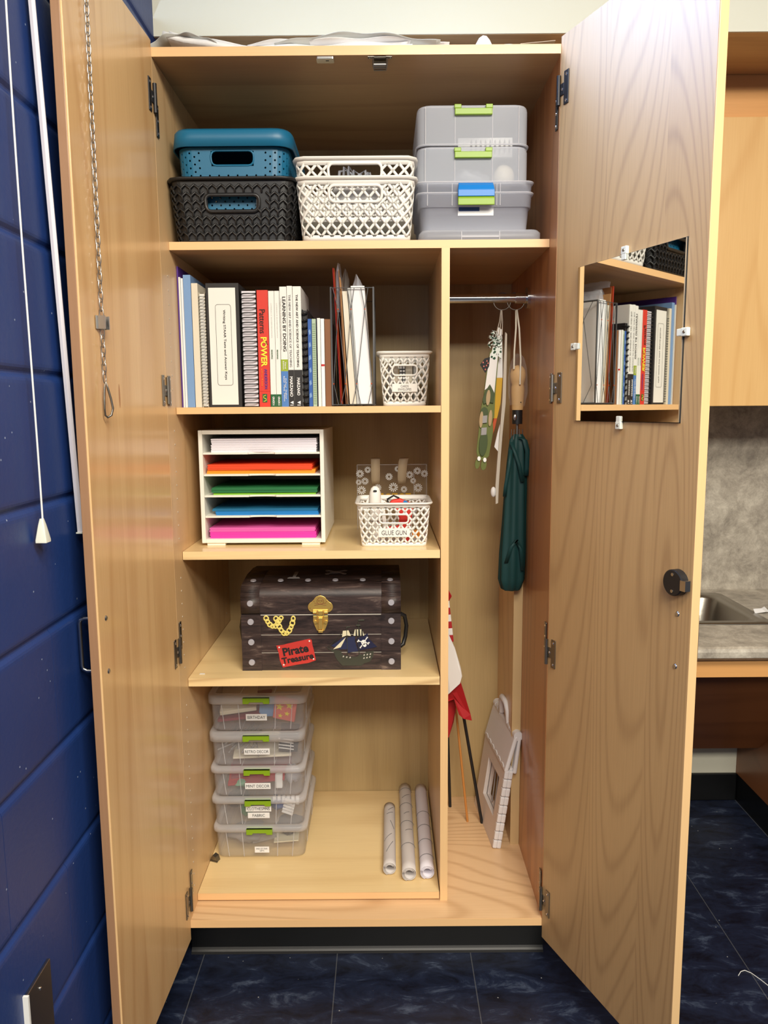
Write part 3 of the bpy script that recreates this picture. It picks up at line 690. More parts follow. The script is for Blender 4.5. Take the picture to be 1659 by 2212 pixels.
for (z, h, lb, lab), x in zip(st, xs):
    clear_bin((x, BY, z), .262 if z < .5 else .268, BD, h-.0005, lb, labels=lab, group='labelled clear bins in the lower left of the cabinet', lid=.016 if z < .4 else .026, lw=.072)
# contents
def stuffbox(name, label, cat, mat, c, half, rot=(0, 0, 0), group=None, bevel=.0015):
    o = MB().box(-half[0], half[0], -half[1], half[1], -half[2], half[2]).build(name, mat, loc=c, rot=rot, bevel=bevel)
    return tag(o, label, cat, group)
def blob(name, label, cat, mat, c, sc, seed=0, amp=.25, rot=(0, 0, 0)):
    rnd = random.Random(seed); n, k = 14, 10; ph = [rnd.uniform(0, 6) for _ in range(6)]
    rings = []
    for i in range(1, k):
        a = PI*i/k; rings.append([tuple(sc[q]*(1+amp*math.sin(3*b+ph[0]+a*2)*math.sin(2*a+ph[1])+amp*.5*math.sin(7*b+ph[2]+3*a))*u for q, u in enumerate((math.sin(a)*math.cos(b), math.sin(a)*math.sin(b), -math.cos(a)))) for b in [2*PI*j/n for j in range(n)]])
    return tag(MB().loft(rings).build(name, mat, loc=c, rot=rot), label, cat)
zb = .5325
stuffbox('folded_paper', 'folded white paper behind the upper left of the BIRTHDAY bin front', 'paper', 'creampaper', (.075, .33, zb+.060), (.050, .07, .006), (.25, -.10, .1))
stuffbox('folded_paper', 'maroon folded paper lying at the bottom left of the BIRTHDAY bin', 'paper', 'maroon', (.09, .34, zb+.030), (.060, .08, .004), (.1, -.14, -.1))
stuffbox('yellow_card', 'yellow card lying low in the BIRTHDAY bin', 'card', 'yellow', (.16, .36, zb+.022), (.05, .06, .002), (.06, .03, .2))
stuffbox('blue_card', 'blue card behind the lettered label of the BIRTHDAY bin', 'card', 'ltblue', (.165, .275, zb+.052), (.024, .002, .030), (.1, .1, .25))
g = thing('gift_bag', 'coral gift bag with yellow stars inside the BIRTHDAY bin', 'gift bag', (.212, .262, zb+.048), rot=(.12, .17, -.12))
MB().box(-.031, .031, 0, .012, -.034, .032).build('bag_body', 'coral', g, bevel=.002)
mb = MB()
for (x, z, r) in ((-.015, .005, .012), (.008, -.012, .008), (.012, .014, .011), (-.010, -.022, .007), (.0, .022, .006)):
    mb.prism([(x+(r if k % 2 == 0 else r*.42)*math.sin(PI*k/5), z+(r if k % 2 == 0 else r*.42)*math.cos(PI*k/5)) for k in range(9, -1, -1)], -.0008, .0)
mb.build('printed_stars', 'yellow', g)
zb = .4325
mb = MB()
for i in range(26):
    rnd = random.Random(i); x, y = rnd.uniform(-.04, .04), rnd.uniform(-.05, .05)
    mb.tube([(x, y, rnd.uniform(-.03, -.01)), (x+.02, y+.01, rnd.uniform(.0, .03)), (x+rnd.uniform(-.03, .03), y-.02, rnd.uniform(-.02, .02))], .0022, 5)
tag(mb.build('tangled_raffia', 'softgrey', loc=(.075, .30, zb+.046)), 'tangle of pale raffia strands in the left of the RETRO DECOR bin', 'raffia', kind='stuff')
mb = MB()
for rr_ in (.048, .040, .052): mb.tube([(rr_*math.cos(a), .006*math.sin(a*2)+rr_*.1, rr_*.62*math.sin(a)) for a in [2*PI*k/24 for k in range(24)]], .0010, 5, closed=True)
tag(mb.build('wire_hoop', 'creampaper', loc=(.160, .285, zb+.040)), 'thin cream wire hoops curling behind the RETRO DECOR label', 'hoop')
stuffbox('silver_cassette', 'stack of grey striped boxes at the right in the RETRO DECOR bin', 'box', 'dkgrey', (.218, .30, zb+.050), (.026, .04, .022), (.1, .12, .1))
for k in range(4): stuffbox('white_strip', 'white strip lying on the grey box in the RETRO DECOR bin', 'strip', 'paper', (.214, .2585, zb+.036+.009*k), (.021, .0012, .0012), (0, .14, 0), group='white strips in the RETRO DECOR bin', bevel=0)
stuffbox('white_card', 'white card flat at the bottom of the RETRO DECOR bin', 'card', 'creampaper', (.14, .33, zb+.020), (.08, .08, .003), (.05, 0, .1))
zb = .3435
stuffbox('red_folder', 'crimson folder sloping across the MINT DECOR bin', 'folder', 'maroon', (.135, .32, zb+.052), (.085, .04, .004), (.4, -.12, .05))
stuffbox('red_folder', 'thin crimson folder beneath the other one in the MINT DECOR bin', 'folder', 'flagred', (.125, .30, zb+.038), (.080, .04, .003), (.4, -.10, .0))
blob('mint_fabric', 'mint green fabric scrap low at the left in the MINT DECOR bin', 'fabric', 'mint', (.085, .31, zb+.018), (.045, .05, .010), 3)
blob('clear_packet', 'grey white plastic packet at the right of the MINT DECOR bin', 'packet', 'milky', (.225, .285, zb+.040), (.022, .02, .026), 5)
stuffbox('white_box', 'small white box beside the packet in the MINT DECOR bin', 'box', 'paper', (.192, .262, zb+.030), (.009, .008, .020))
zb = .2560
blob('dark_cloth', 'dark green-grey folded cloth at the left of the CLOTHESPINS bin', 'fabric', 'dkgrey', (.070, .30, zb+.048), (.030, .04, .022), 8)
blob('green_ribbon', 'rolled emerald green ribbon in the CLOTHESPINS bin', 'ribbon', 'forest', (.096, .275, zb+.030), (.018, .02, .022), 11, .1)
blob('blue_fabric', 'folded blue fabric in the CLOTHESPINS bin', 'fabric', 'bluecloth', (.188, .285, zb+.040), (.028, .03, .014), 12)
for k in range(6): stuffbox('clothespin', 'white clothespin standing behind the right of the CLOTHESPINS bin', 'clothespin', 'paper', (.175+.013*k, .275, zb+.052), (.0045, .004, .012), group='white clothespins in the CLOTHESPINS bin', bevel=.0008)
for k in range(5): stuffbox('clothespin', 'white clothespin in the tilted bundle in the CLOTHESPINS bin', 'clothespin', 'paper', (.212+.0022*k, .262, zb+.022+.0085*k), (.016, .004, .0032), (0, .35, 0), group='white clothespins bundled in the CLOTHESPINS bin', bevel=.0008)
zb = .1605
blob('grey_packet', 'grey clear-wrapped packet at the left in the lowest bin', 'packet', 'softgrey', (.090, .31, zb+.035), (.050, .05, .018), 21)
blob('grey_packet', 'dark wrapped packet at the right in the lowest bin', 'packet', 'dkgrey', (.212, .32, zb+.050), (.035, .04, .022), 22)
stuffbox('cream_card', 'cream card lying under the dark packet in the lowest bin', 'card', 'sailcream', (.205, .29, zb+.030), (.035, .03, .002), (.0, -.05, .05))
stuffbox('grey_card', 'grey card leaning across the middle of the lowest bin', 'card', 'softgrey', (.14, .28, zb+.032), (.035, .002, .012), (.2, -.25, 0))
mb = MB().prism([(-.010, 0), (.010, 0), (.006, .014), (-.004, .018), (-.010, .008)], -.002, .014); mb.box(-.012, .012, -.004, .0, 0, .003)
tag(mb.build('shelf_clip', 'dsteel', loc=(.0125, .2150, .1605), rot=(0, 0, -.4)), 'small metal shelf clip lying beside the lowest bin', 'clip')

# top-shelf clear bins (right)
def bigbin(loc, w, h, d, label, latch, lz, split=True):
    t = thing('clear_storage_bin', label, 'bin', loc, 0, 'clear boxes on the top shelf')
    mb = MB(); r = .03; w0 = w*.985
    mb.loft([rring(w, d, r, 0), rring(w, d, r, .004), rring(w*.985, d*.985, r, .006), rring(w*.985, d*.985, r, h-.010), rring(w*.965, d*.965, r, h)], cap=False)
    mb.add(rring(w*.965, d*.965, r, h), [tuple(range(20))]).mat(1)
    for x in (-.42, -.16, .17, .40): mb.tube([(x*w, -d/2*.985-.0006, .004), (x*w, -d/2*.985-.0006, h-.004)], .0012, 6)
    mb.tube([(x, y, .003) for x, y, z in rring(w, d, r, 0, 6)], .0018, 6, closed=True)
    mb.tube([(x, y, h-.004) for x, y, z in rring(w*.97, d*.97, r, 0, 6)], .0014, 6, closed=True)
    mb.build('bin_body', ['clearbox', 'clearrim'], t)
    a = .043
    mb = MB(); mb.prism([(-a, lz), (-a, lz-.014), (a, lz-.014), (a, lz)], -d/2-.007, -d/2+.002)
    for sx in (-1, 1): mb.box(sx*.036-.008, sx*.036+.008, -d/2-.006, -d/2+.002, lz, lz+.009)
    mb.build('latch', latch, t, bevel=.0012); return t
bx = .7025
bigbin((bx, .26, 2.0000), .262, .0895, .30, 'upper upturned tall clear box on the top shelf, with green latch near its top', 'green', .080)
bigbin((bx, .26, 1.9100), .264, .0895, .30, 'second tall clear box of the right top-shelf stack, green latch at its upper edge', 'green', .076)
def tray(loc, w, h, d, label, latch, lz, big):
    t = thing('clear_storage_tray', label, 'bin', loc, 0, 'clear trays on the top shelf')
    mb = MB(); r = .02
    mb.loft([rring(w*.90, d*.90, r, 0), rring(w*.91, d*.91, r, .004), rring(w*.94, d*.94, r, h-.030), rring(w*.97, d*.97, r, h-.030), rring(w*.98, d*.98, r, h-.004), rring(w, d, r, h-.003), rring(w, d, r, h)], cap=False)
    mb.add(rring(w*.90, d*.90, r, 0), [tuple(reversed(range(20)))]); mb.build('tray_body', 'milky', t, solid=.0015)
    mb = MB(); mb.tube([(x, y, h) for x, y, z in rring(w, d, r, 0, 6)], .0018, 6, closed=True)
    for x in (-.41, -.20, .18, .21): mb.tube([(x*w, -d/2*.985, h-.028), (x*w, -d/2*.985-.001, h-.002)], .0012, 6)
    mb.build('rim', 'clearrim', t)
    a = .042
    mb = MB(); y = -d/2; mb.hexa([(-a, y-.016, lz-.010), (a, y-.016, lz-.010), (a, y+.0, lz-.012), (-a, y+.0, lz-.012), (-a+.002, y-.010, lz+.002), (a-.002, y-.010, lz+.002), (a-.002, y+.0, lz+.010), (-a+.002, y+.0, lz+.010)])
    mb.box(-a, a, y-.016, y-.012, lz-.024, lz-.009).build('latch', latch, t, bevel=.0012); return t
tray((.7080, .25, 1.850), .272, .068, .30, 'clear tray with a bright blue latch, stacked in the one with the green latch', 'bluep', .056, 0)
tg_ = tray((.7080, .25, 1.8110), .272, .083, .30, 'clear tray with a green latch and small printed label, under the blue-latched tray', 'green', .076, 1)
lb = MB().box(-.040, .043, -.1405, -.1395, .034, .056).build('product_label', 'paper', tg_); MB().box(-.038, .010, -.1412, -.1405, .044, .053).build('printed_photo', 'bluecloth', lb)
t = thing('clear_bin_lid', 'clear flat lid lying under the trays on the top shelf', 'lid', (.7190, .25, 1.7835))
mb = MB().loft([rring(.280, .315, .02, 0), rring(.284, .318, .02, .003), rring(.284, .318, .02, .020), rring(.272, .306, .018, .0268), rring(.262, .296, .016, .0268)], cap=True); mb.build('lid_body', 'milky', t)
mb = MB().box(-.045, -.043, -.1605, -.158, .002, .022).box(.043, .045, -.1605, -.158, .002, .022).box(-.043, .043, -.1600, -.158, .009, .013); mb.build('lid_ribs', 'clearrim', t)
# things inside the tall clear boxes
g = thing('white_slotted_caddy', 'white slotted plastic caddy inside the uppermost clear box', 'caddy', (.738, .20, 2.0022))
mb = MB(); mb.box(-.062, .070, .0, .003, .0, .045)
mb.build('caddy_front', 'daisy', g, bevel=.001)
mb = MB()
for k in range(9): mb.prism(circ(-.030+.0115*k, .024, .0026, 12, sx=1, sy=6.2), -.0006, .0, 'xz')
mb.build('slots', 'softgrey', g)
MB().box(-.062, .070, .0035, .05, .0, .004).build('caddy_base', 'daisy', g)
blob('clear_bag', 'crumpled clear bag inside the second tall clear box', 'bag', 'milky', (.70, .20, 1.942), (.045, .05, .026), 31)
blob('cream_pouch', 'pale round pouch at the right inside the second tall clear box', 'pouch', 'creampaper', (.785, .19, 1.950), (.026, .03, .030), 33, .05)

# ------------------------------------------------ papers on top of the cabinet
def sheet(loc, x0, x1, y0, y1, zf, label, mat='paper', nx=36, ny=8, name='poster_sheet', th=.0008):
    vs = [(x0+(x1-x0)*i/nx, y0+(y1-y0)*j/ny+.006*math.sin(i*.6+x0*9)*(j == 0), zf(i/nx, j/ny)) for j in range(ny+1) for i in range(nx+1)]
    fs = [(j*(nx+1)+i, j*(nx+1)+i+1, (j+1)*(nx+1)+i+1, (j+1)*(nx+1)+i) for j in range(ny) for i in range(nx)]
    return tag(MB().add(vs, fs, True).build(name, mat, loc=loc, solid=th), label, 'poster', 'loose posters on top of the cabinet')
for x0, x1, y0, z0, f, lb, mt in (
    (.02, .56, .025, .0125, lambda u, v: .032*max(0, 1-u*3.2)**1.5+.003*math.sin(u*9)*u, 'large white poster on the cabinet top with its left end curling up', 'paper'),
    (.03, .55, .035, .0165, lambda u, v: .032*max(0, 1-u*2.9)**1.4+.004*u+.003*math.sin(u*7+1)*u, 'white poster sheet lying just over the left-curling one', 'paper'),
    (-.012, .16, .020, .0050, lambda u, v: .036*math.sin(PI*min(1, u*1.05+.02))**.6*(1-.25*u), 'greyish curled poster at the left end of the cabinet top', 'greypaper'),
    (.26, .62, .022, .0155, lambda u, v: .002+.019*math.sin(PI*u)**1.3*(1-.2*v), 'pale green-grey poster arched up over the middle of the cabinet top', 'greypaper'),
    (.20, .64, .03, .0150, lambda u, v: .003+.012*math.sin(PI*u)+.002*math.sin(u*11), 'white poster under the arched greyish one', 'paper'),
    (.44, .80, .03, .0085, lambda u, v: .0015+.001*math.sin(u*8), 'flat white poster reaching toward the right of the cabinet top', 'paper')):
    sheet((0, 0, 2.1693), x0, x1, y0, .50, lambda u, v, f=f, z0=z0: z0+f(u, v), lb, mt, th=.011 if z0 == .0125 else (.008 if z0 == .0085 else .0012))
mb = MB(); pr = [(-.020, 0), (-.016, .008), (-.010, .018), (-.002, .0235), (.006, .022), (.013, .014), (.018, .004), (.022, 0)]
mb.prism(pr[::-1], 0, .05, smooth=True); tag(mb.build('white_paper_curl', 'paper', loc=(.715, .03, 2.1782), bevel=.003), 'bright white curled paper standing up near the right end of the cabinet top', 'paper')
tag(MB().add([(0, 0, 0), (.075, 0, .006), (.078, .10, .006), (0, .10, 0)], [(0, 1, 2, 3)]).build('card_sheet', 'sand', loc=(.792, .015, 2.1770), solid=.001), 'thin beige card at the far right of the cabinet top', 'card')
tag(MB().add([(0, 0, 0), (.012, 0, .018), (.025, .0, .012), (.038, 0, .017), (.055, 0, .010), (.06, 0, 0), (0, .05, 0), (.012, .05, .016), (.025, .05, .010), (.038, .05, .015), (.055, .05, .008), (.06, .05, 0)], [(0, 1, 7, 6), (1, 2, 8, 7), (2, 3, 9, 8), (3, 4, 10, 9), (4, 5, 11, 10)], True).build('curled_paper', 'greypaper', loc=(.180, .10, 2.188), solid=.0008), 'small curled paper edge standing behind the long posters on the cabinet top', 'paper')
# ------------------------------------------------ the bookshelf row (spines face the room, y = front)
SZ = 1.4063
KK = 1.0147; KX = lambda x: max(.4919+(x-.4919)*KK, .0006)
DN, RT = (0, 0, -1), (1, 0, 0)    # spine lettering reads downwards: x axis points down, y axis points right
def book(x0, x1, h, label, cover, y0=.098, dep=.20, z0=SZ, kind='book', name='book', bands=(), texts=(), pages='paper', lean=0, cat='book', group='books on the bookshelf row'):
    x0, x1, h, y0 = KX(x0), KX(x1), h*KK, y0+.027
    t = thing(name, label, cat, ((x0+x1)/2, y0, z0+.0002), group=group)
    if lean: t.rotation_euler = (0, lean, 0)
    w = (x1-x0)/2-.0002; c = min(.0018, w*.3)
    mb = MB().box(-w, w, 0, c, 0, h).box(-w, -w+c, c, dep, 0, h).box(w-c, w, c, dep, 0, h)
    cv = mb.build('cover', cover, t, bevel=min(.0008, c*.4))
    MB().box(-w+c, w-c, c, dep-.004, .003, h-.003).build('pages', pages, t)
    for (a, b, m_) in bands: MB().box(-w, w, -.0006, 0, a, b).build('colour_band', m_, cv)
    for (s, zc, hh, ww, m_, bold, dx) in texts:   # hh = length along the spine, ww = letter height
        MB().text(s, (dx, -.0009, zc), hh, ww, DN, RT, bold=bold).build('spine_lettering', m_, cv)
    return t
book(.0032, .0112, .328, 'tall purple folder standing against the left side panel', 'purple', y0=.10, dep=.24, name='folder', cat='folder', pages='navy')
book(.0116, .0158, .303, 'thin white folder next to the purple folder', 'bookwhite', name='folder', cat='folder', dep=.21)
book(.0160, .0215, .301, 'thin white folder touching the light blue folder', 'paper', name='folder', cat='folder', dep=.22, y0=.103)
book(.0222, .0400, .308, 'light blue folder near the left of the bookshelf', 'ltblue', name='folder', cat='folder', dep=.22, pages='folderblue')
book(.0408, .0560, .289, 'cream paper folder with frayed dark marks on its edge', 'creampaper', name='folder', cat='folder', dep=.21, pages='softgrey')
def spiral(x0, x1, h, label, page, ring, n, y0=.10, dep=.20, cover='paper', rr_=.5, name='spiral_notebook', rw=.0011):
    x0, x1, h, y0 = KX(x0), KX(x1), h*KK, y0+.027
    t = thing(name, label, 'notebook', ((x0+x1)/2, y0, SZ+.0002), group='books on the bookshelf row'); w = (x1-x0)/2-.0003
    MB().box(-w+.0012, w-.0012, .004, dep, .002, h-.003).build('pages', page, t, bevel=.001)
    MB().box(-w, -w+.001, .003, dep+.002, 0, h).box(w-.001, w, .003, dep+.002, 0, h).build('cover', cover, t)
    mb = MB()
    for k in range(n):
        z = .010+(h-.02)*k/(n-1); a = w*.98
        pts = [(-a, .012, z-.0012), (-a*.98, .0, z-.0008), (-a*.55, -.004, z), (0, -.0052, z), (a*.55, -.004, z), (a*.98, .0, z+.0008), (a, .012, z+.0012)]
        mb.tube(pts, rw, 6)
    mb.build('binding_rings', ring, t); return t
spiral(.0570, .0715, .268, 'narrow spiral notebook with speckled pale wrinkled edge beside the binder', 'bookwhite', 'silverband', 34, cover='creampaper', rw=.0008)
# big binder
t = thing('ring_binder', 'wide black ring binder labelled Writing STAAR Tests and Answer Keys', 'binder', (KX(.1138), .122, SZ+.0002), group=None)
w, h = .0393, .2925
mb = MB().box(-w, w, 0, .003, 0, h).box(-w, -w+.0028, .003, .265, 0, h).box(w-.0028, w, .003, .265, 0, h); cv = mb.build('cover', 'bookblack', t, bevel=.001)
MB().box(-w+.006, w-.006, .02, .25, .004, h-.012).build('pages', 'paper', t)
sp = MB().box(-w+.0065, w-.008, -.0006, 0, .006, h-.011).build('spine_card', 'bookwhite', cv)
mb = MB(); o_, i_ = rr2(-.0175, .020, .052, .243, .006), rr2(-.0167, .0192, .0528, .2422, .0052)
vs = [(a, -.0010, b) for a, b in o_]+[(a, -.0010, b) for a, b in i_]; n = len(o_); mb.add(vs, [(k, (k+1) % n, n+(k+1) % n, n+k) for k in range(n)]); mb.build('printed_frame', 'ink', cv)
MB().text('Writing STAAR Tests and Answer Keys', (.003, -.0007, .148), .165, .0072, DN, RT, bold=.016).build('lettering', 'ink', cv)
spiral(.1560, .1925, .274, 'thick black spiral-bound book between the binder and the red book', 'lilac', 'black', 24, cover='bookblack', rw=.0014)
b = book(.1940, .2206, .272, 'red book with yellow POWER lettering on its spine', 'red', texts=(('Patterns', .203, .056, .014, 'ink', .006, -.001), ('of', .152, .008, .006, 'ink', .006, .008), ('POWER', .131, .070, .015, 'yellow', .03, .001), ('ANDERSON', .067, .048, .0072, 'purple', .02, .004), ('with La Rocca', .071, .042, .0035, 'orange', 0, -.005)), bands=((.0375, .0382, 'dkred'),))
MB().box(-.0055, .0055, -.0010, -.0004, .011, .031).build('emblem', 'bookgreen', b); 
mb = MB(); mb.tube([(.003, -.0012, .028), (-.003, -.0012, .026), (-.003, -.0012, .022), (.003, -.0012, .019), (.003, -.0012, .015), (-.003, -.0012, .013)], .0009, 6); mb.build('emblem_letter', 'yellow', b)
for (a, c, nn) in ((.2212, .2350, 'left'), (.2353, .2472, 'right')):
    book(a, c, .270, 'white workbook with a dark green foot on its spine, %s of the pair' % nn, 'bookwhite', bands=((0, .030, 'bookgreen'),), texts=(('READING', .125, .022, .0035, 'bookgreen', .02, -.001), ('LITERACY INTERVENTION', .205, .080, .0024, 'greypaper', 0, 0), ('GRADE 6' if nn == 'left' else 'GRADE 5', .014, .021, .005, 'paper', .02, 0)))
book(.2478, .2645, .2795, 'white book titled LEARNING BY DOING with a lower blue band', 'bookwhite', bands=((0, .085, 'midblue'), (.085, .113, 'leafgreen')), texts=(('LEARNING BY DOING', .196, .128, .0078, 'ink', .012, .002), ('A Handbook for Professional Learning Communities at Work', .196, .12, .0024, 'greyink', 0, -.006), ('DuFour  DuFour\nEaker  Many  Mattos', .043, .060, .008, 'paper', .01, 0), ('Third\nEdition', .099, .020, .008, 'paper', .01, 0)))
for (a, c, nn) in ((.2650, .2783, 'thinner'), (.2788, .2985, 'thicker')):
    w_ = (c-a)
    b = book(a, c, .281 if nn == 'thinner' else .280, 'white book titled THE NEW ART AND SCIENCE OF TEACHING, the %s black-footed copy' % nn, 'bookwhite', bands=((0, .088, 'bookblack'),), texts=(('THE NEW ART AND SCIENCE OF TEACHING', .180, .170, .0052, 'greyink' if nn == 'thinner' else 'ink', .008, 0), ('MARZANO', .048, .048 if nn == 'thinner' else .042, .0072, 'paper', .025, 0)))
    MB().prism([(-.004, .010), (.004, .006), (.004, .014)], -.0010, -.0005).box(-.004, .004, -.0010, -.0005, .003, .0045).build('publisher_mark', 'paper', b)
t = spiral(.2992, .3125, .228, 'short black comb-bound book right of the Marzano books' if 0 else 'short black comb-bound book right of the black-footed white books', 'bookblack', 'black', 14, cover='bookblack', rw=.0024)
b = book(.3130, .3222, .205, 'short dark blue book with white swirls beside the black comb-bound book', 'folderblue', pages='paper', dep=.17)
mb = MB()
for k in range(6): mb.prism([(-.003+.001*(k % 3), .02+.03*k), (.003, .024+.03*k), (.001, .034+.03*k), (-.003, .030+.03*k)], -.0008, -.0002)
mb.build('spine_print', 'ltblue', b)
b = book(.3226, .3325, .205, 'short pale green book with fine cross stripes', 'palegreen', dep=.17)
mb = MB()
for k in range(44): mb.box(-.0035, .0035, -.0004, .0, .006+.0044*k, .0072+.0044*k)
mb.build('spine_stripes', 'sage', b)
book(.3335, .3350, .206, 'very thin navy book before the white booklets', 'navy', dep=.17)
book(.3355, .3430, .2065, 'white booklet left of the narrow white booklet', 'bookwhite', dep=.16, y0=.095)
book(.3436, .3520, .2055, 'white booklet with a red elastic band at mid height', 'paper', dep=.165, bands=((.096, .101, 'dkred'), (.092, .096, 'daisy')))
book(.3525, .3672, .2045, 'brown kraft-covered notebook at the end of the book row', 'brown', dep=.17, y0=.100, pages='brown')
# wire file holder
t = thing('wire_file_holder', 'tall dark wire file holder full of folders and plastic sleeves', 'file holder', (KX(.4190), .1260, SZ))
w, h, dp = .0508, .280, .24
mb = MB()
for y in (0, dp):
    hh = h
    mb.tube([(-w, y, .004), (-w, y, hh), (w, y, hh), (w, y, .004)], .0024, 8, closed=True)
for x in (-w, w):
    for z in (.004, h): mb.tube([(x, 0, z), (x, dp, z)], .0024, 8)
mb.build('frame', 'silverband', t)
mb = MB(); r = .0009
def wires(fn, xs_, zt, zb, n):
    for a, b, c_, e in xs_: mb.tube([fn(a, zt), fn(b, zt-.05), fn(c_, zb+.05) , fn(e, zb)], r, 5)
X = lambda x, z: (x, -.0005, z)
wires(X, ((-.046, -.034, -.047, -.036), (-.030, -.034, -.018, -.030), (-.012, -.003, -.019, -.012), (.005, -.003, .008, .018), (.021, .030, .009, -.002), (.038, .030, .047, .036)), h, .004, 0)
Y = lambda x, z: (w, dp/2+x*2.3, z)
wires(Y, ((-.046, -.034, -.047, -.036), (-.030, -.034, -.018, -.030), (-.012, -.003, -.019, -.012), (.005, -.003, .008, .018), (.021, .030, .009, -.002), (.038, .030, .047, .036)), h, .004, 0)
Y = lambda x, z: (-w, dp/2+x*2.3, z)
wires(Y, ((-.046, -.034, -.047, -.036), (-.012, -.003, -.019, -.012), (.021, .030, .009, -.002)), h, .004, 0)
for x in (-.04, -.02, 0, .02, .04): mb.tube([(x, 0, .003), (x, dp, .003)], r, 5)
mb.build('wires', 'silverband', t)
mb = MB()
for x in (-.034, -.003, .030): mb.sph((x, -.001, h-.050), .0018, 6)
for x in (-.047, -.0185, .0085, .0445): mb.sph((x, -.001, .054), .0018, 6)
mb.build('copper_joints', 'cornorange', t)
def slab(x0b, x1b, x0t, x1t, h, mat, name, label, cat='folder', y0=.106, dep=.22, top=None):
    z0 = SZ+.0055
    x0b, x1b, x0t, x1t, y0 = KX(x0b), KX(x1b), KX(x0t), KX(x1t), y0+.027
    ox = (x0b+x1b)/2
    mb = MB().hexa([(x0b-ox, 0, 0), (x1b-ox, 0, 0), (x1b-ox, dep, 0), (x0b-ox, dep, 0), (x0t-ox, 0, h), (x1t-ox, 0, h), (x1t-ox, dep, h*.985), (x0t-ox, dep, h*.985)])
    return tag(mb.build(name, mat, loc=(ox, y0, z0), bevel=.0006), label, cat, 'folders in the wire file holder')
slab(.3885, .3900, .3735, .3748, .322, 'dkred', 'folder', 'crimson folder edge at the left of the wire file holder')
slab(.3915, .3927, .3762, .3774, .322, 'cornorange', 'folder', 'orange folder edge beside the crimson one in the wire holder')
slab(.4000, .4025, .3870, .3888, .318, 'brown', 'folder', 'brown folder between the orange edge and the sleeves in the wire holder')
slab(.4040, .4070, .3900, .3915, .300, 'kraft', 'folder', 'kraft envelope low in the wire holder')
slab(.4100, .4260, .3950, .4070, .268, 'creampaper', 'paper_stack', 'cream paper stack in the middle of the wire holder', 'paper')
slab(.4270, .4330, .4080, .4150, .275, 'greypaper', 'paper_stack', 'grey-white paper sheaf in the wire holder', 'paper')
slab(.4335, .4630, .4155, .4480, .280, 'paper', 'paper_stack', 'thick white paper bundle at the right of the wire holder', 'paper')
def wrap(pts, label, mat='film', loc=(0, 0, 0), d=.10):
    mb = MB(); rnd = random.Random(len(label)); rings = []
    for (z, x0, x1) in pts: rings.append([(x0+(x1-x0)*.5+(x1-x0)*.5*math.cos(a)*(1+rnd.uniform(-.25, .2)), d/2+d/2*math.sin(a)*(1+rnd.uniform(-.2, .1)), z+rnd.uniform(-.003, .003)) for a in [2*PI*k/16 for k in range(16)]])
    mb.loft(rings, cap=False, smooth=False)
    return tag(mb.build('plastic_sleeve', mat, loc=loc), label, 'sleeve', 'plastic sleeves in the wire holder')
wrap([(.22, -.008, .010), (.27, -.007, .011), (.315, -.006, .008), (.335, .0, .006)], 'glossy clear sleeve rising highest from the wire holder', 'milky', (KX(.3835), .137, SZ+.006))
wrap([(.20, -.012, .008), (.26, -.011, .006), (.30, -.010, .010), (.325, -.002, .004)], 'thin clear sleeve behind the highest one in the wire holder', 'film', (KX(.4010), .157, SZ+.006))
wrap([(.262, -.018, .018), (.282, -.016, .016), (.298, -.008, .010), (.308, -.004, .002)], 'frosty plastic bag top over the white bundle in the wire holder', 'milky', (KX(.4300), .137, SZ+.006))
# small basket of cards
def small_basket(loc, w0, w1, h, d0, d1, rows, px, label, slot, lab, nm, bw=.0050):
    t, wl = lattice_basket(loc, w0, d0, w1, d1, h, .012, px, rows, bw, label, slot, frame=.0045)
    txt, z, lw_, lh_, tw, th = lab
    v = z/h; yf = front_y(wl, v, .0034)
    s = MB().box(-lw_/2, lw_/2, yf-.0004, yf+.0012, z-lh_/2, z+lh_/2); s = s.build('label_tape', 'clip' if nm else 'white', t, bevel=.0003)
    MB().text(txt, (0, yf-.0006, z), tw, th, bold=.0).build('lettering', 'dkgrey', s)
    return t
small_basket((.5463, .325, SZ), .111, .1334, .139, .125, .145, 4.2, .0205, 'small white lattice basket labelled CARDS ENVELOPES on the bookshelf', (.033, .66, .082), ('CARDS\nENVELOPES', .047, .066, .021, .034, .014), 0)
for i, (x, z, mt, lb) in enumerate(((-.036, .0, 'softgrey', 'grey card pack at the left in the cards basket'), (-.022, .0, 'sand', 'beige envelope bundle in the cards basket'), (.012, 0, 'creampaper', 'cream envelope bundle at the middle right of the cards basket'), (.030, 0, 'greypaper', 'pale grey envelope bundle at the right in the cards basket'))):
    stuffbox('envelope_bundle', lb, 'envelopes', mt, (.5463+x, .340, SZ+.060), (.006 if i != 2 else .010, .040, .048), group='bundles in the cards basket')
mb = MB().box(-.008, .008, 0, .004, -.048, .048); pr_ = mb.build('patterned_card', 'ink', loc=(.5415, .296, SZ+.060)); tag(pr_, 'black and white patterned card in the cards basket', 'card')
mb = MB()
for i in range(2):
    for k in range(10): mb.box(-.0070+.0078*i, -.0014+.0078*i, -.0004, 0, -.045+.0092*k, -.039+.0092*k)
mb.build('printed_cells', 'paper', pr_)

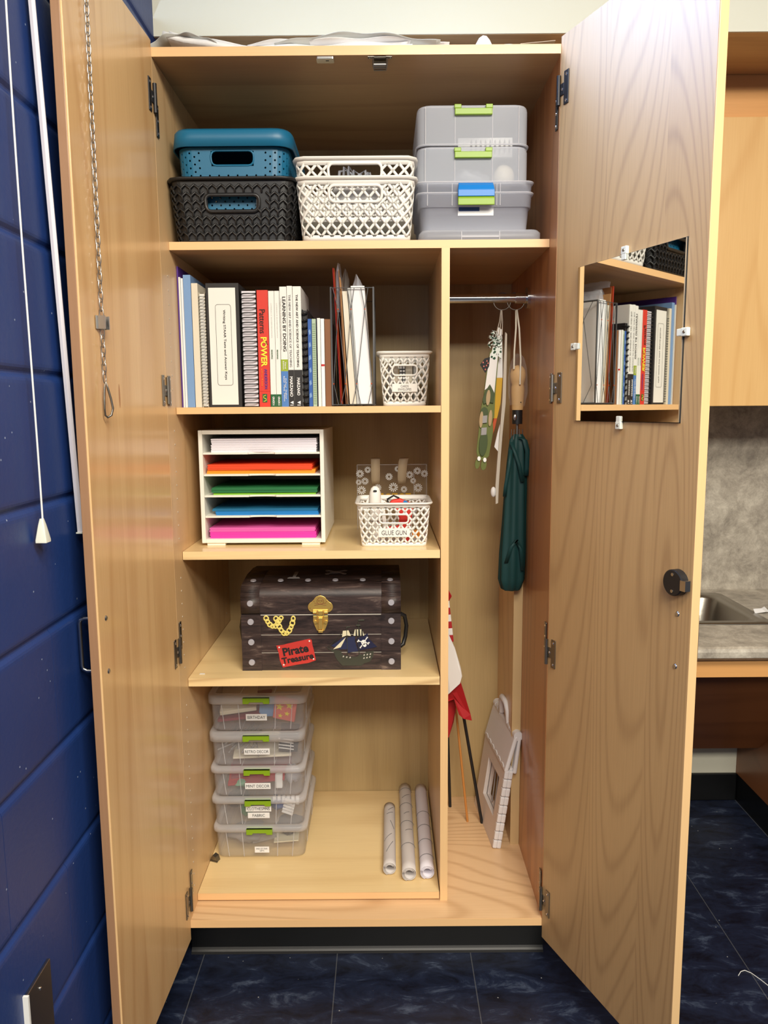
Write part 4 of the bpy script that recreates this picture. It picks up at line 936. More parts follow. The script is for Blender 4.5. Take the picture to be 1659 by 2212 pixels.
# ------------------------------------------------ paper organizer
org = thing('paper_organizer', 'white five-slot wooden paper organizer on the third shelf', 'organizer', (.0302, .150, 1.0595+.007))
w, h, dp, tk = .3115, .2835, .34, .010
mb = MB().box(0, tk, 0, dp, 0, h).box(w-tk, w, 0, dp, 0, h).box(tk, w-tk, 0, dp, h-tk, h).box(tk, w-tk, 0, dp, 0, tk).box(tk, w-tk, dp-.003, dp, tk, h-tk)
mb.build('case', 'whitewood', org, bevel=.0012)
zs = [.0645, .1165, .1695, .2235]
for z in zs:
    a, b = tk+.0005, w-tk-.0005; n = 10; cx = (a+b)/2; cw = .034
    top = [(a, 0), (a, .004)]
    poly = [(a, .002), (cx-cw, .002)]+[(cx-cw*math.cos(PI*k/n), .002+.012*math.sin(PI*k/n)**.6) for k in range(1, n)]+[(cx+cw, .002), (b, .002), (b, dp-.004), (a, dp-.004)]
    MB().prism(poly, z, z+.0045, 'xy').build('shelf_board', 'whitewood', org)
for x in (.012, w-.060):
    MB().box(x, x+.046, .004, .03, -.007, -.0001).build('foot', 'whitewood', org, bevel=.001)
    MB().box(x, x+.046, dp-.04, dp-.01, -.007, -.0001).build('foot', 'whitewood', org, bevel=.001)
def pstack(x0, x1, y0, z0, hh, mat, label, skew=0, lines=None):
    t = thing('paper_stack', label, 'paper', (.0302+x0, .150+y0, 1.0665+z0), group='coloured paper stacks in the organizer')
    n = max(3, int(hh/.003)); rnd = random.Random(int(x0*1e4)+int(z0*1e4)); mb = MB()
    for k in range(n):
        a, b = rnd.uniform(-.0015, .0015), rnd.uniform(-.0012, .0012)
        mb.box(a, x1-x0+a, b, .225+b, hh*k/n, hh*(k+1)/n-.0001)
    mb.build('sheets', mat, t)
    return t
lv = [.010]+[z+.0045 for z in zs]
pstack(.030, .293, .012, lv[4], .034, 'lilac', 'thick stack of white paper in the top slot of the organizer')
pstack(.016, .288, .018, lv[3], .010, 'orange', 'orange paper stack under the red one in the second slot')
pstack(.018, .280, .014, lv[3]+.0102, .013, 'ored', 'red-orange paper stack on the orange stack in the second slot')
pstack(.030, .288, .016, lv[2], .0055, 'lime', 'lime green paper under the darker green in the third slot')
pstack(.026, .292, .012, lv[2]+.0057, .0125, 'forest', 'green paper stack on the lime one in the third slot')
pstack(.034, .294, .014, lv[1], .009, 'sky', 'blue paper stack under the teal one in the fourth slot')
pstack(.024, .292, .024, lv[1]+.0092, .006, 'dteal', 'teal paper stack on the blue one in the fourth slot')
pstack(.018, .287, .014, lv[0], .016, 'magenta', 'magenta paper stack at the bottom of the lowest slot')
pstack(.016, .284, .018, lv[0]+.0162, .010, 'pink', 'pink paper stack on top of the magenta stack in the lowest slot')

# ------------------------------------------------ daisy tote and glue gun basket
tt = thing('daisy_tote_bag', 'clear tote bag printed with white daisies behind the glue gun basket', 'bag', (.5130, .40, 1.0595))
mb = MB(); n = 16
wdt, dd = .196, .06
rings = []
for z in (0, .005, .10, .185): rings.append([(x*(1 if z < .1 else .995), y, z) for x, y in rr2(-wdt/2, wdt/2, 0, dd*(1 if z < .15 else .7), .006, 3)])
mb.loft(rings, cap=False); mb.build('bag_body', 'film', tt)
mb = MB().tube([(-wdt/2, 0, .184), (wdt/2, 0, .184)], .0009, 5).tube([(-wdt/2, 0, .0), (-wdt/2, 0, .184)], .0009, 5).tube([(wdt/2, 0, .0), (wdt/2, 0, .184)], .0009, 5).tube([(wdt/2-.035, -.001, .06), (wdt/2-.036, -.001, .17)], .0010, 5)
mb.build('seams', 'clearrim', tt)
mb = MB()
for (x, z, r) in ((-.090, .159, .011), (-.068, .170, .009), (-.076, .138, .010), (-.086, .112, .012), (-.040, .119, .010), (-.008, .150, .010), (.004, .120, .013), (.034, .114, .009), (.050, .155, .010), (.072, .166, .010), (.074, .118, .012), (.092, .158, .010), (.016, .172, .008), (.060, .138, .008), (-.094, .135, .008)):
    for k in range(12):
        a = 2*PI*k/12; c, s_ = math.cos(a), math.sin(a); p = r*.32; q = r; wd = r*.13
        mb.add([(x+c*p-s_*wd*.5, -.0014, z+s_*p+c*wd*.5), (x+c*p+s_*wd*.5, -.0014, z+s_*p-c*wd*.5), (x+c*q+s_*wd, -.0014, z+s_*q-c*wd), (x+c*q-s_*wd, -.0014, z+s_*q+c*wd)], [(0, 1, 2, 3)])
mb.build('printed_daisies', 'daisy', tt)
MB().text('BEST EVER', (.004, -.0012, .093), .105, .020, bold=.03).build('printed_lettering', 'cornyellow', tt) if 0 else None
mb = MB()
for k, x in enumerate((-.032, -.010, .008, .028, .046)):
    if k % 2 == 0: mb.prism([(x-.008, .088), (x+.008, .088), (x+.008, .103), (x-.008, .103)], -.0016, -.0010)
    else: mb.prism(circ(x, .093, .0095, 16), -.0016, -.0010)
mb.build('yellow_print', 'cornyellow', tt)
for x, lean in ((-.046, .0), (.034, .010)):
    mb = MB(); n = 12; L, Rr = [], []
    for i in range(n+1):
        u = i/n; z = .130+.072*math.sin(PI/2*min(1, u*1.25)); y = -.004-.010*math.sin(PI*u)+(.03*max(0, u-.75)*4)
        wd = .0125*(1 if u > .12 else .8+.2*u/.12); xx = x+lean*(-math.cos(u*2.2)*.6)
        L.append((xx-wd, y, z)); Rr.append((xx+wd, y, z))
    mb.add(L+Rr, [(i, n+1+i, n+2+i, i+1) for i in range(n)], True); mb.build('strap', 'tan', tt, solid=.0022)
small_basket((.5148, .1975, 1.0595), .162, .181, .110, .150, .168, 4.0, .0196, 'white lattice basket labelled GLUE GUN on the third shelf', (.036, .64, .088), ('GLUE GUN', .036, .078, .022, .062, .0115), 0)
g = thing('glue_gun', 'white glue gun standing handle-up in the GLUE GUN basket', 'glue gun', (.468, .180, 1.066))
mb = MB().loft([[(x*1.0, y, z) for x, y in circ(0, 0, r, 16)] for z, r in ((0, .012), (.06, .014), (.105, .0150), (.122, .0145), (.134, .0105), (.139, .005))]); mb.build('handle', 'white', g)
MB().loft([[(x, y, z) for x, y in circ(0, 0, .016, 16)] for z in (.05, .052)]).build('collar', 'softgrey', g)
MB().prism(circ(0, .128, .0042, 12, sx=1.2, sy=.6), -.0150, -.0110).build('cord_hole', 'ink', g)
mb = MB()
for k in range(3): mb.tube([(-.016-.004*k, .004*k, .02), (-.022-.003*k, 0, .08), (-.014-.003*k, .01, .115-.006*k), (.0, .018, .128-.01*k), (.015+.003*k, .012, .10), (.022+.003*k, 0, .03)], .0018, 6)
mb.build('cord', 'white', g)
g = thing('red_glue_gun', 'red mini glue gun with a blue sticker lying in the GLUE GUN basket', 'glue gun', (.525, .175, 1.064))
mb = MB(); mb.prism([(-.035, .02), (-.028, .014), (.01, .012), (.012, -.0), (.034, .0), (.030, .030), (.036, .060), (.040, .096), (.020, .104), (.006, .110), (-.016, .106), (-.024, .092), (-.005, .082), (.004, .060), (.002, .040), (-.020, .038), (-.034, .034)], -.010, .012); mb.build('body', 'gum', g, bevel=.004)
MB().prism(circ(0, 0, .010, 14, sx=1.0, sy=.55), -.0006, .0006).build('sticker', 'sky', g).matrix_local = Matrix.Translation((.022, -.0108, .098)) @ Matrix.Rotation(.8, 4, 'Y')
MB().tube([(-.024, .002, .10), (-.026, .0, .108), (-.010, .002, .117), (.004, .004, .110)], .0025, 6).build('trigger', 'ink', g)
mb = MB()
for k in range(3): mb.tube([(-.03+.004*k, .0, .02+.01*k), (.0, .006, .06+.008*k), (.022, .01, .092-.004*k), (.04, .004, .098-.006*k), (.035, .0, .05)], .0014, 6)
tag(mb.build('coiled_cable', 'softgrey', loc=(.565, .185, 1.066)), 'thin grey cable coiled at the right in the GLUE GUN basket', 'cable')
tag(MB().prism(circ(0, .0, .010, 16, sx=1, sy=1), -.002, .002).build('gold_disc', 'orange', loc=(.570, .145, 1.088)), 'small orange disc low at the right in the GLUE GUN basket', 'disc')
# ------------------------------------------------ treasure chest
tc = thing('treasure_chest', 'dark brown cardboard pirate treasure chest with brass latch on the fourth shelf', 'chest', (.3285, .128, .7395))
w, dp, hb = .2020, .285, .1475
mb = MB().box(-w, w, 0, dp, 0, hb); body = mb.build('chest_body', 'chestw', tc, bevel=.0012)
prof = [(0, hb+.001), (0, hb+.042)]+[(.030-.030*math.cos(a), hb+.042+.030*math.sin(a)) for a in [PI/2*k/18 for k in range(1, 19)]]+[(.10, hb+.079), (.20, hb+.077), (dp-.03, hb+.072), (dp-.01, hb+.060), (dp, hb+.042), (dp, hb+.001)]
mb = MB().prism(list(reversed(prof)), -w-.0005, w+.0005, 'yz', smooth=False); lid = mb.build('lid', 'chestw', tc, bevel=.0008)
mb = MB()   # plank joints and edge straps printed on the box
for z in (.046, .093): mb.box(-w+.048, w-.048, -.0006, -.0, z, z+.0011)
mb.box(-w, w, -.0006, 0, hb-.003, hb-.001)
mb.build('plank_lines', 'boneline', body, label='pale worn lines between the printed planks').scale = (1, 1, 1)
for sx in (-1, 1):
    x = sx*(w-.024)
    MB().box(x-.024, x+.024, -.0014, -.0002, .0, hb).box(x-sx*.0248-.0008, x-sx*.0248+.0008, -.0016, -.0002, 0, hb).build('corner_strap', 'chestw', body)
    mb = MB()
    pr_ = [(a-.0020, b+.0012) for a, b in prof[:20]]+[(.10, hb+.0806), (.20, hb+.0786)]; pr2 = [(a+.001, b-.001) for a, b in pr_]
    for k in range(len(pr_)-1): mb.add([(x-.024, *pr_[k]), (x+.024, *pr_[k]), (x+.024, *pr_[k+1]), (x-.024, *pr_[k+1])], [(0, 1, 2, 3)], True)
    mb.build('lid_strap', 'chestw', lid, solid=.0006)
    for (z, pa) in ((.022, body), (.075, body), (.128, body), (hb+.0285, lid)):
        MB().cyl((x+sx*.0, -.0014, z), (x, -.0040, z), .0082, .0072, 20).build('printed_rivet', 'chestgrey', pa)
for k in range(6):
    x = -.176+.0704*k; st_ = MB(); st_.cyl((x, .045, hb+.0765), (x, .0446, hb+.0788), .0078, .0068, 16); st_.build('printed_rivet', 'chestgrey', lid)
mb = MB().prism([(.12, 0), (.15, 0), (.15, .003)], 0, .001) if 0 else MB()
mb.prism([(-.078, .075), (-.070, .075), (-.069, .135), (-.079, .135)], hb+.0790, hb+.0800, 'xy').prism([(-.090, .060), (-.058, .060), (-.062, .072), (-.086, .072)], hb+.0786, hb+.0798, 'xy'); mb.build('printed_sword', 'softgrey', lid)
mb = MB()
for (x, y, r) in ((.03, .13, .014), (.01, .11, .006), (.055, .11, .006), (.008, .15, .006), (.055, .15, .006)): mb.prism(circ(x, y, r, 14), hb+.0785, hb+.0798, 'xy')
mb.tube([(.01, .11, hb+.079), (.055, .15, hb+.079)], .0022, 6).tube([(.055, .11, hb+.079), (.01, .15, hb+.079)], .0022, 6); mb.build('printed_skull', 'softgrey', lid)
# brass latch
cx = -.0005
out = circ(cx, hb+.030, .0180, 14, .45, PI-.45)+circ(cx-.0175, hb+.0185, .0140, 12, PI*.62, PI*1.62)+circ(cx+.0175, hb+.0185, .0140, 12, -PI*.62, PI*.38)
MB().prism([(a, b) for a, b in out], -.0030, -.0006).build('hasp_plate', 'gold', lid, bevel=.0008)
mb = MB(); cz = hb+.034
mb.tube([(cx+.0085*math.cos(a), -.0033, cz+.0085*math.sin(a)) for a in [2*PI*k/18 for k in range(18)]], .0006, 5, closed=True)
for sx in (-1, 1):
    mb.tube([(cx+sx*.0035+.002*math.cos(a), -.0033, cz+.001+.002*math.sin(a)) for a in [2*PI*k/10 for k in range(10)]], .0006, 5, closed=True)
    mb.tube([(cx-sx*.015, -.0033, cz-.004), (cx+sx*.015, -.0033, cz-.011)], .0007, 5)
mb.tube([(cx, -.0033, cz-.003), (cx-.001, -.0033, cz-.005)], .0006, 5)
for (x, z) in ((0, .018), (-.016, .0), (.016, 0), (-.026, -.018), (.026, -.018)): mb.sph((cx+x, -.0032, cz+z), .0012, 6)
mb.build('engraving', 'brown', lid)
mb = MB().box(cx-.019, cx+.019, -.0060, -.0025, hb+.001, hb+.012).box(cx-.0055, cx+.0055, -.009, -.0055, hb-.001, hb+.010)
for sx in (-1, 1): mb.cyl((cx+sx*.010, -.0065, hb+.006), (cx+sx*.018, -.0065, hb+.006), .0042, n=12)
mb.build('latch_keeper', 'gold', lid, bevel=.0006)
mb = MB()
for sx in (-1, 1): mb.tube([(cx+sx*.0085, -.0085, hb+.008), (cx+sx*.0075, -.0095, hb-.012), (cx+sx*.0078, -.009, hb-.022)], .0011, 6)
mb.build('latch_bail', 'gold', body)
o_ = [(cx-.0185, hb-.004), (cx-.0190, hb-.018), (cx-.016, hb-.028), (cx-.010, hb-.042), (cx-.004, hb-.046), (cx+.004, hb-.046), (cx+.010, hb-.042), (cx+.016, hb-.028), (cx+.019, hb-.018), (cx+.0185, hb-.004)]
MB().prism(o_, -.0035, -.0006).build('latch_plate', 'gold', body, bevel=.0007)
mb = MB().box(cx-.0050, cx+.0050, -.010, -.0035, hb-.038, hb-.008)
for sx in (-1, 1): mb.cyl((cx+sx*.0135, -.0035, hb-.020), (cx+sx*.0135, -.0065, hb-.020), .0042, n=12)
mb.box(cx-.0055, cx+.0055, -.011, -.0035, hb-.046, hb-.040).build('latch_lever', 'gold', body, bevel=.0006)
# printed gold chains
def chainloop(pts, nm='printed_chain'):
    mb = MB(); n = len(pts)
    for k in range(n-1):
        a, b = Vector(pts[k]), Vector(pts[k+1]); c = (a+b)/2; d = (b-a); L = d.length; d.normalize(); q = Vector((-d.y, d.x))
        ring = [(c+d*math.cos(t)*L*.66+q*math.sin(t)*(.0056 if k % 2 == 0 else .0046)) for t in [2*PI*i/14 for i in range(14)]]
        mb.tube([(p.x, -.0012, p.y) for p in ring], .0021, 5, closed=True)
    return mb
def px(x, y): return ((x-595.3)/ (838)*1.0, 0)
def gx(u, v): return (-.199+ (u-525)*.0011882, (1443-v)*.001150)
A_ = [gx(575, 1320), gx(577, 1328), gx(581, 1335), gx(586, 1341), gx(592, 1343), gx(598, 1340), gx(601, 1333), gx(605, 1326), gx(610, 1321)]
B_ = [gx(596, 1321), gx(598, 1329), gx(602, 1338), gx(605, 1347), gx(610, 1355), gx(616, 1360), gx(622, 1356), gx(627, 1348), gx(630, 1340), gx(633, 1330), gx(634, 1321)]
chainloop(A_).build('printed_chain', 'goldpaint', body); chainloop(B_).build('printed_chain', 'goldpaint', body)
# red sign
sg = [gx(596, 1386), gx(612, 1384), (gx(618, 1382)), gx(640, 1377), gx(667, 1371), gx(672, 1374), gx(673, 1384), gx(676, 1396), gx(680, 1420), gx(664, 1426), gx(638, 1430), gx(609, 1436), gx(603, 1420), gx(601, 1404)]
s_ = MB().prism(list(reversed(sg)), -.0014, -.0003).build('sign_board', 'signred', body)
th = math.radians(10.5); ux = (math.cos(th), 0, math.sin(th)); uy = (-math.sin(th), 0, math.cos(th))
def fat(tx, c, w_, h_, mats, name): MB().text(tx, c, w_, h_, ux, uy, bold=.035, shear=0).build(name, mats, body)
p = gx(637, 1396); fat('Pirate', (p[0], -.0018, p[1]), .066, .022, 'ink', 'lettering')
p = gx(641, 1415); fat('Treasure', (p[0], -.0018, p[1]), .082, .017, 'ink', 'lettering')
mb = MB()
for q in (gx(602, 1390), gx(667, 1376), gx(611, 1430), gx(675, 1417)): mb.sph((q[0], -.0016, q[1]), .0022, 8, (1, .4, 1))
mb.build('sign_nail', 'daisy', body)
# ship (traced shapes, thin print)
def sp_(u, v): return gx(660+u*170/1659, 1260+v*190/1854)
def shape(pts, mat, name, y=-.0010, parent=body):
    q = [sp_(*p) for p in pts]; a = sum(q[i][0]*q[(i+1) % len(q)][1]-q[(i+1) % len(q)][0]*q[i][1] for i in range(len(q)))
    if a > 0: q = q
    else: q = q[::-1]
    return MB().prism(q, y-.0004, y+.0003).build(name, mat, parent)
shape([(400, 1265), (520, 1320), (720, 1350), (750, 1440), (900, 1490), (1050, 1495), (1110, 1440), (1180, 1440), (1250, 1380), (1410, 1360), (1395, 1480), (1330, 1600), (1200, 1640), (1150, 1690), (750, 1685), (650, 1570), (600, 1480), (580, 1390), (500, 1340)], 'hull', 'ship_hull')
shape([(520, 1240), (760, 1070), (830, 1050), (830, 1200), (860, 1320), (700, 1320)], 'sailblue', 'ship_sail')
shape([(830, 1050), (560, 1320), (720, 1275), (780, 1160)], 'sailcream', 'ship_sail', -.0016)
shape([(850, 1060), (1020, 1030), (1020, 1150), (1085, 1360), (870, 1400), (830, 1200)], 'sailblue', 'ship_sail', -.0013)
shape([(750, 1050), (770, 910), (890, 900), (935, 1025), (850, 1010)], 'sailcream', 'ship_sail', -.0013)
shape([(990, 1020), (1020, 880), (1170, 880), (1215, 1020)], 'sailcream', 'ship_sail', -.0013)
for u in (1045, 1110, 1165): shape([(u-10, 1020), (u-8, 880), (u+14, 880), (u+22, 1020)], 'ink', 'sail_stripe', -.0019)
shape([(1065, 1070), (1200, 1030), (1285, 960), (1300, 1080), (1480, 1270), (1300, 1310), (1090, 1350), (1070, 1200)], 'navy', 'ship_flag', -.0013)
mb = MB()
def ln(a, b, r=.0010):
    a, b = sp_(*a), sp_(*b); mb.tube([(a[0], -.0012, a[1]), (b[0], -.0012, b[1])], r, 5)
ln((1090, 700), (1105, 1440)); ln((845, 830), (865, 1480)); ln((745, 960), (450, 1280), .0006); ln((930, 920), (1000, 890), .0005); ln((930, 930), (990, 960), .0005); ln((1050, 790), (1135, 790), .0022); ln((1095, 680), (1215, 675), .0022); ln((840, 830), (920, 825), .0016)
mb.build('ship_rigging', 'hull', body)
mb = MB(); c = sp_(1200, 1165)
mb.prism(circ(c[0], c[1], .0064, 16), -.0024, -.0019)
c2 = sp_(1222, 1230); mb.prism(circ(c2[0], c2[1], .0046, 12), -.0024, -.0019)
for (a, b) in (((1085, 1135), (1300, 1190)), ((1140, 1270), (1265, 1075))):
    a, b = sp_(*a), sp_(*b); mb.tube([(a[0], -.0020, a[1]), (b[0], -.0020, b[1])], .0013, 6)
    for q in (a, b):
        for e in (-1, 1): mb.sph((q[0]+e*.0012, -.0020, q[1]+.0016*(1 if e > 0 else -1)), .0021, 6, (1, .3, 1))
mb.build('skull_and_bones', 'daisy', body)
mb = MB()
for q in ((1178, 1162), (1220, 1152)): c = sp_(*q); mb.prism(circ(c[0], c[1], .0015, 10), -.0029, -.0024)
mb.build('skull_eyes', 'ink', body)
mb = MB()
for q in ((1205, 1450), (1270, 1440), (1335, 1430), (1200, 1520), (1262, 1510), (1322, 1495), (770, 1480), (840, 1495), (910, 1505)): c = sp_(*q); mb.prism([(c[0]-.0018, c[1]-.0018), (c[0]+.0016, c[1]-.0018), (c[0]+.0022, c[1]+.0018), (c[0]-.0002, c[1]+.002)], -.0018, -.0013)
mb.build('ship_windows', 'boneline', body)
for sx in (-1, 1):
    MB().tube([(sx*w, .08, .125), (sx*(w+.012), .085, .118), (sx*(w+.017), .09, .09), (sx*(w+.014), .09, .060), (sx*(w+.008), .085, .040), (sx*w, .08, .036)], .0055, 8).build('rope_handle', 'black', tc)
mb = MB().add([(0, 0, 0), (.014, 0, 0), (.013, .006, 0), (.001, .007, 0)], [(0, 1, 2, 3)]); tag(mb.build('paint_chip', 'daisy', loc=(.022, .10, .7402), solid=-.0006), 'tiny white chip lying at the front left of the fourth shelf', 'chip')

# ------------------------------------------------ paper rolls
def roll(a, b, r, label, marks, turns=2.6, mat='rollpaper'):
    a, b = Vector(a), Vector(b); L = (b-a).length
    t = thing('paper_roll', label, 'roll', a, group='rolled papers standing in the lower compartment')
    q = Vector((0, 0, 1)).rotation_difference(b-a); t.rotation_mode = 'QUATERNION'; t.rotation_quaternion = q
    n = int(turns*26); pts = []
    for i in range(n+1):
        th = 2*PI*turns*i/n; rr_ = r-(r*.42)*i/n*.98; pts.append((rr_*math.cos(th+1.9), rr_*math.sin(th+1.9)))
    K = 14; mb = MB(); vs = []
    for k in range(K+1): vs += [(x, y, L*k/K) for x, y in pts]
    m_ = n+1; mb.add(vs, [(k*m_+i, k*m_+i+1, (k+1)*m_+i+1, (k+1)*m_+i) for k in range(K) for i in range(n)], True)
    mb.build('rolled_sheet', mat, t, solid=.0007)
    mb = MB()
    for (z, w_, th0, al) in marks:
        ps = [((r+.0006)*math.cos(th0+w_*(j/10-.5)*2), (r+.0006)*math.sin(th0+w_*(j/10-.5)*2), L*z+al*(j/10-.5)) for j in range(11)]
        mb.tube(ps, .0006, 4)
    mb.build('printed_marks', 'greyink', t); return t
FR = -PI/2
roll((.4985, .145, .1797), (.5005, .462, .1797), .0185, 'shortest rolled paper at the left of the three rolls', [(.25, .5, FR, .05), (.4, .6, FR-.3, .03), (.6, .3, FR+.4, -.04), (.8, .5, FR, .01), (.88, .4, FR+.2, .02)])
roll((.5500, .118, .1812), (.5512, .578, .1812), .0200, 'middle rolled paper with thin dark cross lines', [(.25, 1.4, FR, 0), (.5, 1.4, FR, 0), (.72, 1.4, FR, 0), (.92, 1.4, FR, 0), (.6, .4, FR, .01), (.4, .5, FR+.2, .01), (.82, .6, FR, .02)])
roll((.5985, .125, .1812), (.6020, .572, .1812), .0200, 'lilac-tinged rolled paper touching the divider', [(.12+.055*k, 1.4, FR, 0) for k in range(0, 12, 3)], mat='lilac')

# ------------------------------------------------ wardrobe side: things on rings
def ring_at(x, z, label, tilt):
    pts = [(.0225*math.cos(a), .0225*math.sin(a)*math.sin(tilt), .0225*math.sin(a)*math.cos(tilt)) for a in [2*PI*k/28 for k in range(28)]]
    pts = [(p[0], p[1], p[2]) for p in pts]
    return tag(MB().tube(pts, .0013, 6, closed=True).build('hanging_ring', 'dsteel', loc=(x, .32, z)), label, 'ring', 'steel rings on the closet rod')
ring_at(.806, 1.678, 'steel ring on the rod holding the cutouts', .1)
ring_at(.842, 1.678, 'steel ring on the rod holding the umbrella', .1)
# frog-like green cutout hanging head down
def tp(u, v):   # traced from the hanging group, metres at y=.31
    return (.7417+(u-1030)*.001118, 1.2530+(1000-v)*.001224)
def cut(name, label, yy, shapes, rot=0, cat='decoration', origin=None, th=.005):
    o = origin; t = thing(name, label, cat, (o[0], yy, o[1]))
    for i, (nm, pts, mat, dy) in enumerate(shapes):
        q = [(tp(*p)[0]-o[0], tp(*p)[1]-o[1]) for p in pts]
        a = sum(q[k][0]*q[(k+1) % len(q)][1]-q[(k+1) % len(q)][0]*q[k][1] for k in range(len(q)))
        if a < 0: q = q[::-1]
        MB().prism(q, dy-th/2, dy+th/2 if dy == 0 else dy+.001).build(nm, mat, t, bevel=.0004)
    return t
def ell(cx, cy, a, b, n=18, rot=0): return [(cx+a*math.cos(t)*math.cos(rot)-b*math.sin(t)*math.sin(rot), cy+a*math.cos(t)*math.sin(rot)+b*math.sin(t)*math.cos(rot)) for t in [2*PI*k/n for k in range(n)]]
tu = cut('green_creature_cutout', 'olive green wooden creature cutout hanging upside down on a cord', .305, [
    ('board', [(1071, 745), (1080, 750), (1072, 850), (1070, 900), (1066, 905), (1068, 930), (1063, 960), (1058, 985), (1045, 996), (1032, 990), (1028, 975), (1033, 930), (1036, 890), (1044, 855), (1050, 800), (1058, 760)], 'olive', 0),
    ('spotted_top', [(1070, 748), (1078, 752), (1069, 848), (1060, 832), (1046, 842), (1052, 800), (1058, 765)], 'flagwhite', -.0036),
    ('green_head', [(1058, 829), (1070, 850), (1067, 870), (1055, 868), (1044, 872), (1041, 862), (1047, 845)], 'dolive', -.0040),
    ('beige_oval', ell(1054.5, 858, 5, 17, rot=.08), 'beige', -.0046),
    ('beige_oval', ell(1038.5, 905, 4.5, 18, rot=.08), 'beige', -.0042), ('beige_oval', ell(1060, 902, 4.5, 18, rot=.08), 'beige', -.0042),
    ('dark_patch', ell(1044, 957, 10, 28, rot=.10), 'dolive', -.0040), ('lime_edge', ell(1046, 890, 9, 12), 'dolive', -.0038),
    ('printed_words', [(1042, 897), (1053, 896), (1052, 912), (1041, 913)], 'softgrey', -.0044), ('printed_words', [(1039, 923), (1052, 922), (1051, 938), (1038, 939)], 'softgrey', -.0046),
    ('foot', ell(1031, 1001, 6, 12, rot=.15), 'olive', 0.0), ('foot', ell(1046, 1004, 7, 12, rot=.15), 'olive', 0.0),
    ('white_sock', ell(1034, 990, 4, 5), 'daisy', -.0042), ('white_sock', ell(1048, 993, 4, 5), 'daisy', -.0042)], origin=tp(1055, 745))
o = tp(1055, 745); mb = MB()
for (u, v) in ((1070, 765), (1062, 790), (1053, 812), (1071, 790), (1064, 815), (1066, 835)):
    q = [(tp(*p)[0]-o[0], tp(*p)[1]-o[1]) for p in ell(u, v, 2.4, 10, 12, .1)]; mb.prism(q[::-1], -.0052, -.0044)
mb.build('green_spots', 'dolive', tu)
rb = tp(1068, 735)
bw = thing('ribbon_bow', 'white ribbon bow with green shamrock print above the green cutout', 'bow', (rb[0], .300, rb[1]))
def loops(mat, seed, n, r, c=(0, 0, 0)):
    mb = MB(); rnd = random.Random(seed)
    for k in range(n):
        a = 2*PI*k/n+rnd.uniform(-.3, .3); L = r*rnd.uniform(.8, 1.2); d = Vector((math.cos(a), rnd.uniform(-.8, .2), math.sin(a))).normalized(); s_ = Vector((-math.sin(a), .3, math.cos(a)))
        pts = [Vector(c)+d*(L*t)+s_*(L*.42*math.sin(PI*t*2)*(.5 if t < .5 else .5)) for t in (0, .25, .5, .8, 1)]+[Vector(c)+d*(L*t)-s_*(L*.35) for t in (.8, .45)]+[Vector(c)]
        wv = d.cross(s_).normalized()*.0065
        vs = [p-wv for p in pts]+[p+wv for p in pts]; m_ = len(pts); mb.add(vs, [(i, i+1, m_+i+1, m_+i) for i in range(m_-1)], True)
    return mb
def shamrock():
    m_, n, l, b = newmat('green_spotted_ribbon'); tc_ = n.new('ShaderNodeTexCoord'); vo = n.new('ShaderNodeTexVoronoi'); vo.inputs['Scale'].default_value = 120
    l.new(tc_.outputs['Object'], vo.inputs['Vector']); lt = n.new('ShaderNodeMath'); lt.operation = 'LESS_THAN'; lt.inputs[1].default_value = .40; l.new(vo.outputs['Distance'], lt.inputs[0])
    mx = n.new('ShaderNodeMix'); mx.data_type = 'RGBA'; mx.inputs[6].default_value = rgb(226, 232, 226); mx.inputs[7].default_value = rgb(20, 66, 40); l.new(lt.outputs[0], mx.inputs[0]); l.new(mx.outputs[2], b.inputs['Base Color']); return m_
M['shamrock'] = shamrock()
loops('shamrock', 4, 8, .022).build('bow_loops', 'shamrock', bw, solid=.0006)
mb = MB().add([(-.002, -.004, -.005), (.010, -.002, -.004), (.004, 0, -.055), (-.010, -.002, -.045)], [(0, 1, 2, 3)]).add([(.006, -.002, -.005), (.020, 0, .004), (.018, 0, -.05), (.008, 0, -.04)], [(0, 1, 2, 3)]); mb.build('bow_tails', 'shamrock', bw, solid=.0006)
o = tp(1045, 786)
t = thing('black_ribbon_tail', 'black ribbon end with candy corn print left of the green cutout', 'ribbon', (o[0], .298, o[1]))
MB().prism([(-.012, -.002), (.002, -.024), (.012, -.006), (.014, .018), (.0, .014)], -.0006, .0006).build('ribbon_piece', 'ink', t)
mb = MB()
for (x, z) in ((-.004, .004), (.006, .008), (-.002, -.006), (.005, -.004), (.002, -.014), (.009, .002)): mb.prism(list(reversed([(x, z+.0028), (x+.0020, z-.0018), (x-.0020, z-.0018)]))[::-1], -.0013, -.0006)
mb.build('printed_candy', 'coral', t)
cc = cut('candy_corn_cutout', 'white, yellow and orange candy corn cutout behind the green creature', .325, [
    ('white_end', [(1078, 706), (1088, 712), (1090, 760), (1091, 815), (1076, 815), (1076, 760)], 'flagwhite', 0), ('yellow_middle', [(1076, 815), (1091, 815), (1087, 870), (1079, 903), (1071, 903), (1073, 850)], 'cornyellow', 0),
    ('orange_tip', [(1071, 903), (1079, 903), (1074, 925), (1064, 951), (1066, 930)], 'cornorange', 0)], origin=tp(1080, 720), th=.010)
wb = cut('wooden_cutout', 'long brown-edged board cutout hanging edge-on with a white knob near its end', .318, [
    ('board', [(1095, 718), (1099, 722), (1099, 800), (1098, 870), (1092, 930), (1088, 985), (1084, 1050), (1083, 1090), (1077, 1092), (1076, 1050), (1080, 990), (1085, 930), (1090, 860), (1092, 790)], 'sand', 0),
    ('paper_tag', [(1084, 915), (1080, 975), (1071, 965), (1078, 935)], 'flagwhite', -.008)], origin=tp(1097, 720), th=.014)
